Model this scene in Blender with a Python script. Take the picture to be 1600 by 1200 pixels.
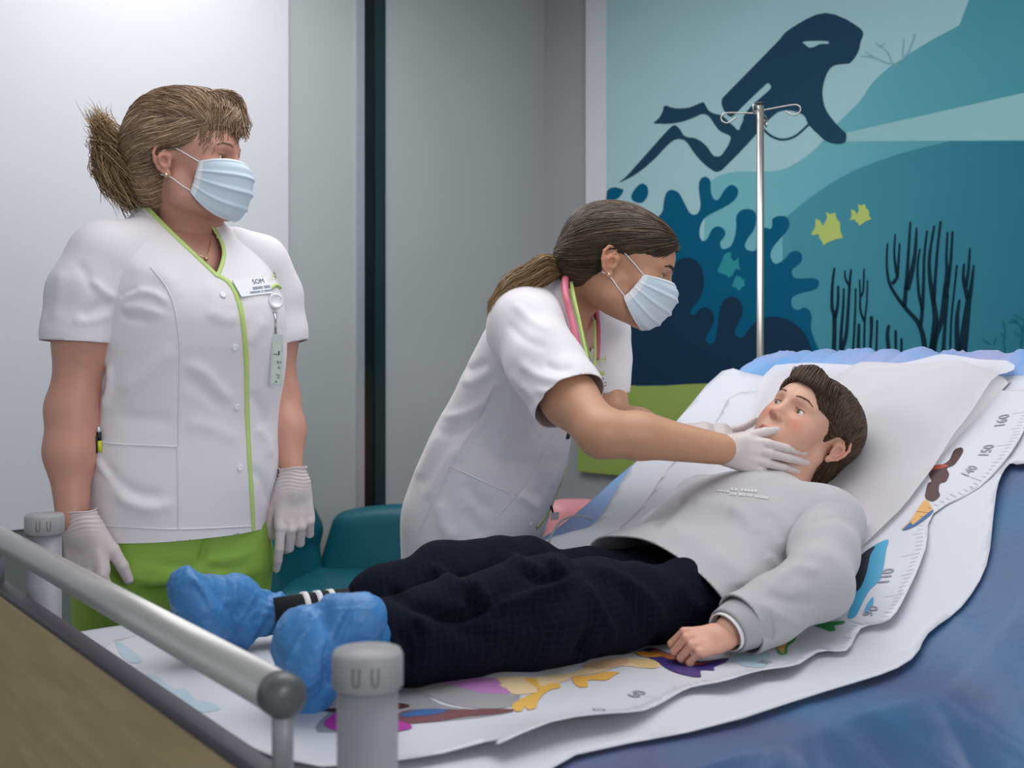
import bpy, bmesh, math, random
import numpy as np
from mathutils import Vector, Matrix
from mathutils.bvhtree import BVHTree
from mathutils.geometry import delaunay_2d_cdt

for _o in list(bpy.data.objects):
    bpy.data.objects.remove(_o)
scene = bpy.context.scene
COL = scene.collection
random.seed(7)
RNG = np.random.default_rng(7)

# ------------------------------------------------------------------ camera
F = 1800.0            # focal length in pixels of the 1600 px wide frame
HOR = 560.0           # row of the horizon
CZ = 1.22             # camera height
cd = bpy.data.cameras.new('camera')
cam = bpy.data.objects.new('camera', cd)
COL.objects.link(cam)
cam.location = (0, 0, CZ)
cam.rotation_euler = (math.pi / 2, 0, 0)
cd.sensor_width = 36.0
cd.lens = 36.0 * F / 1600.0
cd.shift_y = -(600 - HOR) / 1600.0
cd.clip_start = 0.05
cd.dof.use_dof = True
cd.dof.focus_distance = 2.0
cd.dof.aperture_fstop = 6.3
scene.camera = cam

# ------------------------------------------------------------------ world and light
scene.view_settings.view_transform = 'Standard'
scene.view_settings.look = 'None'
scene.view_settings.gamma = 1.0
scene.view_settings.use_curve_mapping = False
scene.view_settings.exposure = 0.0
W = bpy.data.worlds.new('world')
scene.world = W
W.use_nodes = True
W.node_tree.nodes['Background'].inputs[0].default_value = (0.90, 0.94, 1.0, 1)
W.node_tree.nodes['Background'].inputs[1].default_value = 0.68

def area(name, loc, target, sx, sy, power, color):
    l = bpy.data.lights.new(name, 'AREA')
    l.shape = 'RECTANGLE'; l.size = sx; l.size_y = sy
    l.energy = power; l.color = color
    o = bpy.data.objects.new(name, l)
    COL.objects.link(o)
    o.location = loc
    d = Vector(target) - Vector(loc)
    o.rotation_euler = d.to_track_quat('-Z', 'Y').to_euler()
    return o
area('ceiling_light', (0.3, 1.9, 2.82), (0.3, 1.9, 0), 2.4, 1.6, 35, (1.0, 0.99, 1.0))
area('ceiling_light', (-0.5, 3.3, 2.82), (-0.5, 3.3, 0), 1.6, 0.9, 20, (1.0, 0.99, 1.0))
area('window_light', (1.7, -1.5, 1.75), (-0.3, 2.3, 1.1), 0.9, 0.9, 30, (1.0, 0.985, 0.98))

# ------------------------------------------------------------------ helpers
def P(x, y, d):
    """point seen at column x, row y of the 1600x1200 frame at depth d"""
    return Vector(((x - 800) / F * d, d, CZ + (HOR - y) / F * d))

def lin(h):
    if isinstance(h, str):
        h = h.lstrip('#')
        c = [int(h[i:i + 2], 16) / 255 for i in (0, 2, 4)]
    else:
        c = [v / 255 for v in h]
    return tuple(v / 12.92 if v <= 0.04045 else ((v + 0.055) / 1.055) ** 2.4 for v in c)

MATS = {}
def mat(name, color, rough=0.6, metal=0.0, sss=0.0, sheen=0.0, coat=0.0, noise=None, bump=None,
        vcol=False, trans=0.0, alpha=1.0, spec=0.5, cmul=None):
    """noise=(scale, amount) mottles the colour; bump=(scale, strength, distance); cmul: use 'col' attribute"""
    m = bpy.data.materials.new(name)
    m.use_nodes = True
    nt = m.node_tree
    b = nt.nodes['Principled BSDF']
    c = lin(color)
    b.inputs['Base Color'].default_value = (*c, 1)
    b.inputs['Roughness'].default_value = rough
    b.inputs['Metallic'].default_value = metal
    b.inputs['Specular IOR Level'].default_value = spec
    if sss:
        b.inputs['Subsurface Weight'].default_value = sss
        b.inputs['Subsurface Radius'].default_value = (1.0, 0.35, 0.2)
        b.inputs['Subsurface Scale'].default_value = 0.008
    if sheen:
        b.inputs['Sheen Weight'].default_value = sheen
        b.inputs['Sheen Roughness'].default_value = 0.5
    if coat:
        b.inputs['Coat Weight'].default_value = coat
    if trans:
        b.inputs['Transmission Weight'].default_value = trans
    b.inputs['Alpha'].default_value = alpha
    src = None
    tc = nt.nodes.new('ShaderNodeTexCoord')
    if vcol:
        a = nt.nodes.new('ShaderNodeAttribute'); a.attribute_name = 'col'
        src = a.outputs['Color']
    if noise:
        n = nt.nodes.new('ShaderNodeTexNoise')
        n.inputs['Scale'].default_value = noise[0]
        n.inputs['Detail'].default_value = 6
        nt.links.new(tc.outputs['Object'], n.inputs['Vector'])
        r = nt.nodes.new('ShaderNodeMapRange')
        r.inputs['From Min'].default_value = 0.3; r.inputs['From Max'].default_value = 0.7
        r.inputs['To Min'].default_value = 1 - noise[1]; r.inputs['To Max'].default_value = 1 + noise[1]
        nt.links.new(n.outputs['Fac'], r.inputs['Value'])
        mx = nt.nodes.new('ShaderNodeMix'); mx.data_type = 'RGBA'; mx.blend_type = 'MULTIPLY'
        mx.inputs['Factor'].default_value = 1
        if src is not None: nt.links.new(src, mx.inputs['A'])
        else: mx.inputs['A'].default_value = (*c, 1)
        nt.links.new(r.outputs['Result'], mx.inputs['B'])
        src = mx.outputs['Result']
    if src is not None:
        nt.links.new(src, b.inputs['Base Color'])
    if bump:
        n = nt.nodes.new('ShaderNodeTexNoise')
        n.inputs['Scale'].default_value = bump[0]
        n.inputs['Detail'].default_value = 4
        nt.links.new(tc.outputs['Object'], n.inputs['Vector'])
        bp = nt.nodes.new('ShaderNodeBump')
        bp.inputs['Strength'].default_value = bump[1]
        bp.inputs['Distance'].default_value = bump[2]
        nt.links.new(n.outputs['Fac'], bp.inputs['Height'])
        nt.links.new(bp.outputs['Normal'], b.inputs['Normal'])
    MATS[name] = m
    return m

def obj(name, V, Fc, m, parent=None, smooth=True, col=None, mi=None):
    """link vertices and faces as ONE mesh object (world coordinates)"""
    me = bpy.data.meshes.new(name)
    V = np.asarray(V, dtype=np.float32).reshape(-1, 3)
    if isinstance(Fc, np.ndarray):
        nf, k = Fc.shape
        me.vertices.add(len(V)); me.vertices.foreach_set('co', V.ravel())
        me.loops.add(nf * k); me.loops.foreach_set('vertex_index', Fc.astype(np.int32).ravel())
        me.polygons.add(nf)
        me.polygons.foreach_set('loop_start', np.arange(0, nf * k, k, dtype=np.int32))
        me.update(calc_edges=True)
    else:
        me.from_pydata([tuple(v) for v in V.tolist()], [], [tuple(f) for f in Fc])
    ms = m if isinstance(m, (list, tuple)) else [m]
    for k in ms: me.materials.append(k)
    if smooth and len(me.polygons):
        me.polygons.foreach_set('use_smooth', [True] * len(me.polygons))
    if mi is not None:
        me.polygons.foreach_set('material_index', list(mi))
    if col is not None:
        a = me.attributes.new('col', 'FLOAT_COLOR', 'POINT')
        c = np.ones((len(V), 4), np.float32); c[:, :3] = col
        a.data.foreach_set('color', c.ravel())
    me.update()
    o = bpy.data.objects.new(name, me)
    COL.objects.link(o)
    if parent is not None: setpar(o, parent)
    return o

def setpar(o, p):
    bpy.context.view_layer.update()
    o.parent = p
    o.matrix_parent_inverse = p.matrix_world.inverted()

def empty(name, loc, label, cat, group=None):
    o = bpy.data.objects.new(name, None)
    o.empty_display_size = 0.05
    COL.objects.link(o)
    o.location = loc
    tag(o, label, cat, group)
    bpy.context.view_layer.update()
    return o

def tag(o, label, cat, group=None, kind=None):
    o['label'] = label; o['category'] = cat
    if group: o['group'] = group
    if kind: o['kind'] = kind
    return o

class MB:
    """collects pieces of ONE mesh"""
    def __init__(s): s.V = []; s.F = []; s.MI = []; s.n = 0; s.C = []
    def add(s, V, Fc, mi=0, col=None):
        V = [tuple(v) for v in V]
        s.V += V; s.F += [tuple(i + s.n for i in f) for f in Fc]
        s.MI += [mi] * len(Fc); s.n += len(V)
        s.C += [col if col is not None else (1, 1, 1)] * len(V)
        return s
    def addc(s, V, Fc, cols, mi=0):
        V = [tuple(v) for v in V]
        s.V += V; s.F += [tuple(i + s.n for i in f) for f in Fc]
        s.MI += [mi] * len(Fc); s.n += len(V); s.C += list(cols)
        return s
    def build(s, name, m, parent=None, smooth=True, col=False):
        return obj(name, s.V, s.F, m, parent, smooth, np.array(s.C) if col else None, s.MI)
    def tube(s, pts, r, n=10, mi=0, caps=True, col=None, flat=None):
        pts = [Vector(p) for p in pts]
        rs = r if isinstance(r, (list, tuple)) else [r] * len(pts)
        V = []; Fc = []
        up = None
        for i, p in enumerate(pts):
            t = (pts[min(i + 1, len(pts) - 1)] - pts[max(i - 1, 0)])
            t.normalize()
            if up is None:
                up = Vector((0, 0, 1)) if abs(t.z) < 0.9 else Vector((1, 0, 0))
            a = t.cross(up)
            if a.length < 1e-5: a = t.orthogonal()
            a.normalize(); b = a.cross(t); b.normalize(); up = b
            for k in range(n):
                an = 2 * math.pi * k / n
                V.append(p + a * math.cos(an) * rs[i] + b * math.sin(an) * rs[i] * (flat or 1))
        for i in range(len(pts) - 1):
            for k in range(n):
                k2 = (k + 1) % n
                Fc.append((i * n + k, i * n + k2, (i + 1) * n + k2, (i + 1) * n + k))
        if caps:
            Fc.append(tuple(range(n - 1, -1, -1)))
            Fc.append(tuple((len(pts) - 1) * n + k for k in range(n)))
        return s.add(V, Fc, mi, col)
    def box(s, c, h, rot=None, mi=0, bev=0.0):
        bm = bmesh.new()
        bmesh.ops.create_cube(bm, size=2)
        for v in bm.verts: v.co = Vector((v.co.x * h[0], v.co.y * h[1], v.co.z * h[2]))
        if bev: bmesh.ops.bevel(bm, geom=bm.edges[:], offset=bev, segments=3, affect='EDGES', profile=0.5)
        if rot is not None:
            for v in bm.verts: v.co = rot @ v.co
        bm.verts.index_update()
        V = [v.co + Vector(c) for v in bm.verts]; Fc = [tuple(v.index for v in f.verts) for f in bm.faces]
        bm.free()
        return s.add(V, Fc, mi)
    def lathe(s, prof, c, n=32, mi=0, sx=1, sy=1, rot=None):
        V = []; Fc = []
        for (r, z) in prof:
            for k in range(n):
                a = 2 * math.pi * k / n
                v = Vector((r * math.cos(a) * sx, r * math.sin(a) * sy, z))
                if rot is not None: v = rot @ v
                V.append(v + Vector(c))
        for i in range(len(prof) - 1):
            for k in range(n):
                k2 = (k + 1) % n
                Fc.append((i * n + k, i * n + k2, (i + 1) * n + k2, (i + 1) * n + k))
        Fc.append(tuple(range(n - 1, -1, -1)))
        Fc.append(tuple((len(prof) - 1) * n + k for k in range(n)))
        return s.add(V, Fc, mi)

def catmull(pts, n=8, closed=False):
    pts = [np.array(p, float) for p in pts]
    N = len(pts); out = []
    rng = range(N) if closed else range(N - 1)
    for i in rng:
        if closed: p0, p1, p2, p3 = pts[(i - 1) % N], pts[i], pts[(i + 1) % N], pts[(i + 2) % N]
        else: p0, p1, p2, p3 = pts[max(i - 1, 0)], pts[i], pts[i + 1], pts[min(i + 2, N - 1)]
        for k in range(n):
            t = k / n
            out.append(0.5 * ((2 * p1) + (-p0 + p2) * t + (2 * p0 - 5 * p1 + 4 * p2 - p3) * t * t + (-p0 + 3 * p1 - 3 * p2 + p3) * t ** 3))
    if not closed: out.append(pts[-1])
    return [tuple(p) for p in out]

def fillpoly(poly, step=None):
    """triangulate a 2D outline, with interior points every `step`"""
    poly = [tuple(p) for p in poly]
    pts = [Vector(p) for p in poly]
    edges = [(i, (i + 1) % len(poly)) for i in range(len(poly))]
    if step:
        A = np.array(poly)
        lo, hi = A.min(0), A.max(0)
        gx = np.arange(lo[0] + step / 2, hi[0], step); gy = np.arange(lo[1] + step / 2, hi[1], step)
        X, Y = np.meshgrid(gx, gy); X = X.ravel(); Y = Y.ravel()
        ins = inpoly(X, Y, A)
        for x, y in zip(X[ins], Y[ins]): pts.append(Vector((x, y)))
    r = delaunay_2d_cdt(pts, edges, [list(range(len(poly)))], 1, 1e-7)
    return [tuple(v) for v in r[0]], [tuple(f) for f in r[2]]

def inpoly(X, Y, A):
    ins = np.zeros(X.shape, bool)
    n = len(A); j = n - 1
    for i in range(n):
        xi, yi = A[i]; xj, yj = A[j]
        c = ((yi > Y) != (yj > Y)) & (X < (xj - xi) * (Y - yi) / (yj - yi + 1e-12) + xi)
        ins ^= c; j = i
    return ins

def textmesh(txt, size=1.0, bold=0.0):
    """triangulated letters, 2D, centred"""
    c = bpy.data.curves.new('lettering', 'FONT')
    c.body = txt; c.size = size; c.offset = bold; c.align_x = 'CENTER'; c.align_y = 'CENTER'; c.resolution_u = 3
    o = bpy.data.objects.new('lettering', c); COL.objects.link(o)
    bpy.context.view_layer.update()
    me = o.evaluated_get(bpy.context.evaluated_depsgraph_get()).to_mesh()
    V = [(v.co.x, v.co.y) for v in me.vertices]; Fc = [tuple(p.vertices) for p in me.polygons]
    o.to_mesh_clear() if False else None
    bpy.data.objects.remove(o); bpy.data.curves.remove(c)
    return V, Fc

# ------------------------------------------------------------------ implicit surfaces
def _v(a): return np.array(a, np.float32)
class Vol:
    def __init__(s, lo, hi, h):
        s.h = h; s.lo = _v(lo)
        s.n = [int(math.ceil((hi[i] - lo[i]) / h)) + 1 for i in range(3)]
        s.ax = [s.lo[i] + h * np.arange(s.n[i], dtype=np.float32) for i in range(3)]
        s.D = np.full(s.n, 0.08, np.float32)
    def sl(s, lo, hi):
        r = []
        for i in range(3):
            a = max(0, int((lo[i] - s.lo[i]) / s.h)); b = min(s.n[i], int((hi[i] - s.lo[i]) / s.h) + 2)
            if b <= a: return None
            r.append(slice(a, b))
        return tuple(r)
    def pts(s, q):
        return s.ax[0][q[0]][:, None, None], s.ax[1][q[1]][None, :, None], s.ax[2][q[2]][None, None, :]
    def op(s, q, d, k, mode):
        A = s.D[q]
        if mode == 'u':
            if k > 0:
                h = np.clip(0.5 + 0.5 * (A - d) / k, 0, 1)
                s.D[q] = A * (1 - h) + d * h - k * h * (1 - h)
            else: s.D[q] = np.minimum(A, d)
        elif mode == 's':
            d = -d
            if k > 0:
                h = np.clip(0.5 + 0.5 * (d - A) / k, 0, 1)
                s.D[q] = A * (1 - h) + d * h + k * h * (1 - h)
            else: s.D[q] = np.maximum(A, d)
        elif mode == 'i':
            s.D[q] = np.maximum(A, d)
    def ell(s, c, r, k=0.01, mode='u', R=None):
        c = _v(c); r = _v(r); m = float(r.max()) + k + 0.012
        q = s.sl(c - m, c + m)
        if q is None: return s
        X, Y, Z = s.pts(q); X = X - c[0]; Y = Y - c[1]; Z = Z - c[2]
        if R is not None:   # rows of R: local axes in grid space
            R = np.array(R, np.float32)
            X, Y, Z = (R[0][0] * X + R[0][1] * Y + R[0][2] * Z, R[1][0] * X + R[1][1] * Y + R[1][2] * Z, R[2][0] * X + R[2][1] * Y + R[2][2] * Z)
        k0 = np.sqrt((X / r[0]) ** 2 + (Y / r[1]) ** 2 + (Z / r[2]) ** 2)
        k1 = np.sqrt((X / r[0] ** 2) ** 2 + (Y / r[1] ** 2) ** 2 + (Z / r[2] ** 2) ** 2) + 1e-9
        s.op(q, k0 * (k0 - 1) / k1, k, mode)
        return s
    def cap(s, a, b, ra, rb=None, k=0.01, mode='u', flat=None):
        """rounded cone; flat=(direction, factor>1) thins it along a direction"""
        a = _v(a); b = _v(b); rb = ra if rb is None else rb
        m = max(ra, rb) + k + 0.012
        q = s.sl(np.minimum(a, b) - m, np.maximum(a, b) + m)
        if q is None: return s
        X, Y, Z = s.pts(q)
        ba = b - a
        X = X - a[0]; Y = Y - a[1]; Z = Z - a[2]
        L2 = float(ba @ ba) + 1e-12
        t = np.clip((X * ba[0] + Y * ba[1] + Z * ba[2]) / L2, 0, 1)
        dx = X - t * ba[0]; dy = Y - t * ba[1]; dz = Z - t * ba[2]
        if flat:
            n = _v(flat[0]); n /= np.linalg.norm(n)
            e = (dx * n[0] + dy * n[1] + dz * n[2]) * (flat[1] - 1)
            dx = dx + e * n[0]; dy = dy + e * n[1]; dz = dz + e * n[2]
        d = np.sqrt(dx * dx + dy * dy + dz * dz) - (ra + (rb - ra) * t)
        if flat: d = d / (1 + 0.5 * (flat[1] - 1))
        s.op(q, d, k, mode)
        return s
    def chain(s, pts, rs, k=0.01, mode='u', flat=None):
        for i in range(len(pts) - 1): s.cap(pts[i], pts[i + 1], rs[i], rs[i + 1], k, mode, flat)
        return s
    def slab(s, table, fdir, k=0.02, mode='u', n=2.4, cap=0.02):
        """torso made of horizontal rings: rows (z, cx, cy, half width, half front-back); fdir = facing in plan"""
        T = np.array(table, np.float32); T = T[np.argsort(T[:, 0])]
        m = float(T[:, 3:5].max()) + k + 0.02
        lo = (T[:, 1].min() - m, T[:, 2].min() - m, T[0, 0] - 0.03); hi = (T[:, 1].max() + m, T[:, 2].max() + m, T[-1, 0] + 0.03)
        q = s.sl(lo, hi)
        X, Y, Z = s.pts(q)
        z = Z.ravel()
        zs = T[:, 0]
        def itp(cn):
            # smooth interpolation
            f = np.interp(z, zs, T[:, cn])
            w = 0.02
            g = (np.interp(z - w, zs, T[:, cn]) + f + np.interp(z + w, zs, T[:, cn])) / 3
            return g[None, None, :]
        cx, cy, a, b = itp(1), itp(2), itp(3), itp(4)
        f = _v((*fdir, 0)); f /= np.linalg.norm(f)
        sx, sy = f[1], -f[0]           # right of the facing direction
        U = ((X - cx) * sx + (Y - cy) * sy) / a; Vv = ((X - cx) * f[0] + (Y - cy) * f[1]) / b
        rr = (np.abs(U) ** n + np.abs(Vv) ** n) ** (1 / n)
        d = (rr - 1) * np.minimum(a, b)
        dz = np.maximum(zs[0] - Z, Z - zs[-1])
        d = np.maximum(d, dz) if cap is None else np.maximum(d, dz)
        s.op(q, d.astype(np.float32), k, mode)
        return s
    def mesh(s, smooth=1):
        D = s.D; S = D < 0
        nx, ny, nz = s.n
        c = np.zeros((nx - 1, ny - 1, nz - 1), np.int8)
        for i in (0, 1):
            for j in (0, 1):
                for k in (0, 1):
                    c += S[i:nx - 1 + i, j:ny - 1 + j, k:nz - 1 + k]
        act = (c > 0) & (c < 8)
        I = np.argwhere(act)
        idx = np.full(act.shape, -1, np.int64); idx[act] = np.arange(len(I))
        off = [(0, 0, 0), (1, 0, 0), (0, 1, 0), (1, 1, 0), (0, 0, 1), (1, 0, 1), (0, 1, 1), (1, 1, 1)]
        val = [D[I[:, 0] + o[0], I[:, 1] + o[1], I[:, 2] + o[2]] for o in off]
        acc = np.zeros((len(I), 3)); cnt = np.zeros(len(I))
        for a in range(8):
            for b in range(a + 1, 8):
                df = [off[b][i] - off[a][i] for i in range(3)]
                if sum(abs(t) for t in df) != 1: continue
                va, vb = val[a], val[b]
                cr = (va < 0) != (vb < 0)
                t = np.where(cr, va / (va - vb + 1e-20), 0)
                for i in range(3):
                    acc[:, i] += np.where(cr, off[a][i] + t * df[i], 0)
                cnt += cr
        V = s.lo[None, :] + (I + acc / cnt[:, None]) * s.h
        faces = []
        # x edges
        for axis in range(3):
            sh = [nx, ny, nz]
            A = [slice(1, -1)] * 3; A[axis] = slice(0, -1)
            B = [slice(1, -1)] * 3; B[axis] = slice(1, None)
            s0 = S[tuple(A)]; s1 = S[tuple(B)]
            E = np.argwhere(s0 != s1)
            if not len(E): continue
            flip = s0[E[:, 0], E[:, 1], E[:, 2]]
            u, w = [(1, 2), (2, 0), (0, 1)][axis]
            base = E.copy()
            for a in range(3):
                if a != axis: base[:, a] += 1
            def cell(du, dw):
                q = base.copy(); q[:, u] -= du; q[:, w] -= dw
                return idx[q[:, 0], q[:, 1], q[:, 2]]
            q = np.stack([cell(1, 1), cell(0, 1), cell(0, 0), cell(1, 0)], 1)
            q[~flip] = q[~flip][:, ::-1]
            faces.append(q)
        Fc = np.concatenate(faces)
        for _ in range(smooth): V = lap(V, Fc, 0.5)
        return V, Fc

def lap(V, Fc, w=0.5):
    n = len(V); acc = np.zeros((n, 3)); cnt = np.zeros(n)
    k = Fc.shape[1]
    for i in range(k):
        a = Fc[:, i]; b = Fc[:, (i + 1) % k]
        for c in range(3):
            acc[:, c] += np.bincount(a, V[b, c], n) + np.bincount(b, V[a, c], n)
        cnt += np.bincount(a, minlength=n) + np.bincount(b, minlength=n)
    cnt[cnt == 0] = 1
    return V * (1 - w) + acc / cnt[:, None] * w

def vnormals(V, Fc):
    a = V[Fc[:, 2]] - V[Fc[:, 0]]; b = V[Fc[:, 3 % Fc.shape[1]]] - V[Fc[:, 1]]
    fn = np.cross(a, b)
    N = np.zeros_like(V)
    for i in range(Fc.shape[1]):
        for c in range(3): N[:, c] += np.bincount(Fc[:, i], fn[:, c], len(V))
    return N / (np.linalg.norm(N, axis=1, keepdims=True) + 1e-12)

def topx(V):
    V = np.asarray(V)
    return 800 + V[:, 0] / V[:, 1] * F, HOR - (V[:, 2] - CZ) / V[:, 1] * F

def segdist(x, y, pl):
    """distance and arclength fraction to a polyline"""
    best = np.full(x.shape, 1e9); frac = np.zeros(x.shape)
    pl = [np.array(p, float) for p in pl]
    L = [0]
    for i in range(len(pl) - 1): L.append(L[-1] + np.linalg.norm(pl[i + 1] - pl[i]))
    for i in range(len(pl) - 1):
        a, b = pl[i], pl[i + 1]; ba = b - a; l2 = ba @ ba + 1e-12
        t = np.clip(((x - a[0]) * ba[0] + (y - a[1]) * ba[1]) / l2, 0, 1)
        d = np.hypot(x - a[0] - t * ba[0], y - a[1] - t * ba[1])
        m = d < best; best[m] = d[m]; frac[m] = ((L[i] + t * (L[i + 1] - L[i])) / L[-1])[m]
    return best, frac

def folds(V, Fc, lst, facing=0.15):
    """raise (amp>0) or press (amp<0) cloth along creases; creases are given as seen from the room side"""
    N = vnormals(V, Fc)
    view = V - np.array((0, 0, CZ)); view /= np.linalg.norm(view, axis=1, keepdims=True)
    f = np.clip((-(N * view).sum(1) + 0.1) / facing, 0, 1)
    x, y = topx(V)
    D = np.zeros(len(V))
    for pl, w, amp in lst:
        pl = catmull(pl, 6) if len(pl) > 2 else pl
        d, t = segdist(x, y, pl)
        e = np.clip(np.minimum(t, 1 - t) / 0.2, 0, 1); e = e * e * (3 - 2 * e)
        D += amp * np.exp(-(d / w) ** 2) * (0.15 + 0.85 * e) * (d < 4 * w)
    return V + N * (D * f)[:, None]

def wave(V, Fc, scale, amp, seed=0, stretch=(1, 1, 1)):
    """gentle irregular undulation of cloth"""
    N = vnormals(V, Fc)
    r = np.random.default_rng(seed)
    D = np.zeros(len(V))
    Vs = V * np.array(stretch)
    for i in range(9):
        k = r.normal(size=3); k /= np.linalg.norm(k); k *= (0.6 + 0.9 * r.random()) * 2 * math.pi / scale
        D += np.sin(Vs @ k + r.random() * 7)
    return V + N * (D * amp / 3)[:, None]

def bvh(V, Fc):
    return BVHTree.FromPolygons([tuple(v) for v in np.asarray(V).tolist()], [tuple(f) for f in np.asarray(Fc).tolist()])
CAMP = Vector((0, 0, CZ))
def onto(tree, x, y, off=0.001):
    d = (P(x, y, 1) - CAMP).normalized()
    h = tree.ray_cast(CAMP, d)
    if h[0] is None: return None
    n = h[1]
    if n.dot(d) > 0: n = -n
    return h[0] + n * off, n
def onto2(tree, x, y, off=0.001):
    """like onto, but slides sideways onto the surface when the ray misses"""
    for k in range(0, 60, 2):
        for sx, sy in ((-1, 0), (1, 0), (0, 1), (0, -1)):
            h = onto(tree, x + sx * k, y + sy * k, off)
            if h: return h
    return None
def ribbon(mb, tree, pl, width, off=0.0012, mi=0, n=6, col=None, thick=0.0):
    """a strip laid on a surface; width in metres"""
    pts = catmull(pl, n) if len(pl) > 2 else [tuple(np.array(pl[0]) * (1 - i / 12) + np.array(pl[1]) * i / 12) for i in range(13)]
    H = [h for h in (onto(tree, x, y, off) for x, y in pts) if h]
    V = []; Fc = []
    for i, (p, nn) in enumerate(H):
        t = (H[min(i + 1, len(H) - 1)][0] - H[max(i - 1, 0)][0])
        if t.length < 1e-7: t = Vector((0, 0, 1))
        t.normalize(); s_ = t.cross(nn).normalized() * (width / 2 if not callable(width) else width(i / max(1, len(H) - 1)) / 2)
        V += [p - s_ - nn * off * 0.9, p - s_ * 0.9, p + s_ * 0.9, p + s_ - nn * off * 0.9]
    for i in range(len(H) - 1):
        for k in range(3): Fc.append((i * 4 + k, i * 4 + k + 1, i * 4 + 5 + k, i * 4 + 4 + k))
    if len(H) > 1: mb.add(V, Fc, mi, col)
    return H

# ------------------------------------------------------------------ room shell
AL = Vector((0.70, 0.714, 0)).normalized()      # along the left wall, away from the camera
AM = Vector((0.714, -0.70, 0)).normalized()     # along the mural wall, towards the camera
CORNER = Vector((0.121, 5.056, 0)) + Vector((0.7, 0.714, 0)).normalized() * 0.03
mat('gray_wall', '#a0a3a5', 0.75, noise=(3, 0.03), bump=(220, 0.05, 0.001))
mat('gray_wall_left', '#adb2b2', 0.7, noise=(3, 0.02), bump=(220, 0.05, 0.001))
mat('white_panel', '#d2d3d9', 0.45, noise=(2, 0.012))
mat('floor_vinyl', '#8d9190', 0.4, noise=(8, 0.05))
mat('ceiling_white', '#e6e6e6', 0.8, noise=(30, 0.01))
mat('black_frame', '#14191b', 0.25, spec=0.4, noise=(4, 0.1))
mat('alu', '#c3c8d2', 0.35, metal=0.6, noise=(20, 0.03))
mat('skirting', '#6d7272', 0.5, noise=(10, 0.03))

def wall_box(name, p0, direc, s0, s1, z0, z1, t0, t1, m, parent=None, bev=0.0):
    """box lying along a wall: s along it, t out from its face into the room"""
    d = direc; nrm = Vector((d.y, -d.x, 0))
    if nrm.dot(Vector((0, 0, 0)) - p0) < 0: nrm = -nrm
    c = p0 + d * (s0 + s1) / 2 + nrm * (t0 + t1) / 2; c.z = (z0 + z1) / 2
    R = Matrix((d, nrm, Vector((0, 0, 1)))).transposed()
    mb = MB().box(c, ((s1 - s0) / 2, abs(t1 - t0) / 2, (z1 - z0) / 2), R, 0, bev)
    return mb.build(name, m, parent, smooth=False)
def struct(o): o['kind'] = 'structure'; return o
struct(wall_box('wall_left', CORNER, -AL, -0.1, 5.2, 0, 2.95, -0.1, 0, MATS['gray_wall_left']))
struct(wall_box('wall_right', CORNER, AM, 0, 6.5, 0, 2.95, -0.1, 0, MATS['gray_wall']))
struct(obj('floor', [(-6, -3.5, 0), (7, -3.5, 0), (7, 6, 0), (-6, 6, 0), (-6, -3.5, -.05), (7, -3.5, -.05), (7, 6, -.05), (-6, 6, -.05)],
           [(0, 1, 2, 3), (7, 6, 5, 4), (0, 4, 5, 1), (1, 5, 6, 2), (2, 6, 7, 3), (3, 7, 4, 0)], MATS['floor_vinyl'], smooth=False))
struct(obj('ceiling', [(-6, -3.5, 2.95), (7, -3.5, 2.95), (7, 6, 2.95), (-6, 6, 2.95), (-6, -3.5, 3.0), (7, -3.5, 3.0), (7, 6, 3.0), (-6, 6, 3.0)],
           [(3, 2, 1, 0), (4, 5, 6, 7), (0, 1, 5, 4), (1, 2, 6, 5), (2, 3, 7, 6), (3, 0, 4, 7)], MATS['ceiling_white'], smooth=False))
# left wall: distances measured back from the corner
W0 = Vector((0.121, 5.056, 0))
def sL(px):     # distance from the corner along the left wall of a column
    r = (px - 800) / F
    return (W0.x - r * W0.y) / (AL.x - r * AL.y)
struct(wall_box('trim_1', W0, -AL, sL(447), 4.9, 0.712, 2.95, 0.0, 0.014, MATS['white_panel']))
mat('lower_wall', '#6a716c', 0.7, noise=(3, 0.03))
struct(wall_box('trim_5', W0, -AL, sL(447), 4.9, 0.0, 0.712, 0.0, 0.006, MATS['lower_wall']))
struct(wall_box('trim_2', W0, -AL, sL(600), sL(567), 0, 2.95, -0.02, 0.004, MATS['black_frame']))
mat('frame_edge', '#1d3238', 0.3, spec=0.4, noise=(4, 0.05))
struct(wall_box('trim_3', W0, -AL, sL(600), sL(584), 0, 2.95, 0.004, 0.010, MATS['frame_edge']))
lk = wall_box('trim_4', W0, -AL, sL(566.5), sL(555), 0, 2.95, -0.01, 0.012, MATS['alu'])
struct(lk)
struct(wall_box('baseboard_left', W0, -AL, 0.0, 4.9, 0, 0.08, -0.02, 0.016, MATS['skirting']))
struct(wall_box('baseboard_right', CORNER, AM, 0.05, 6.2, 0, 0.08, 0, 0.014, MATS['skirting']))

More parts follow.
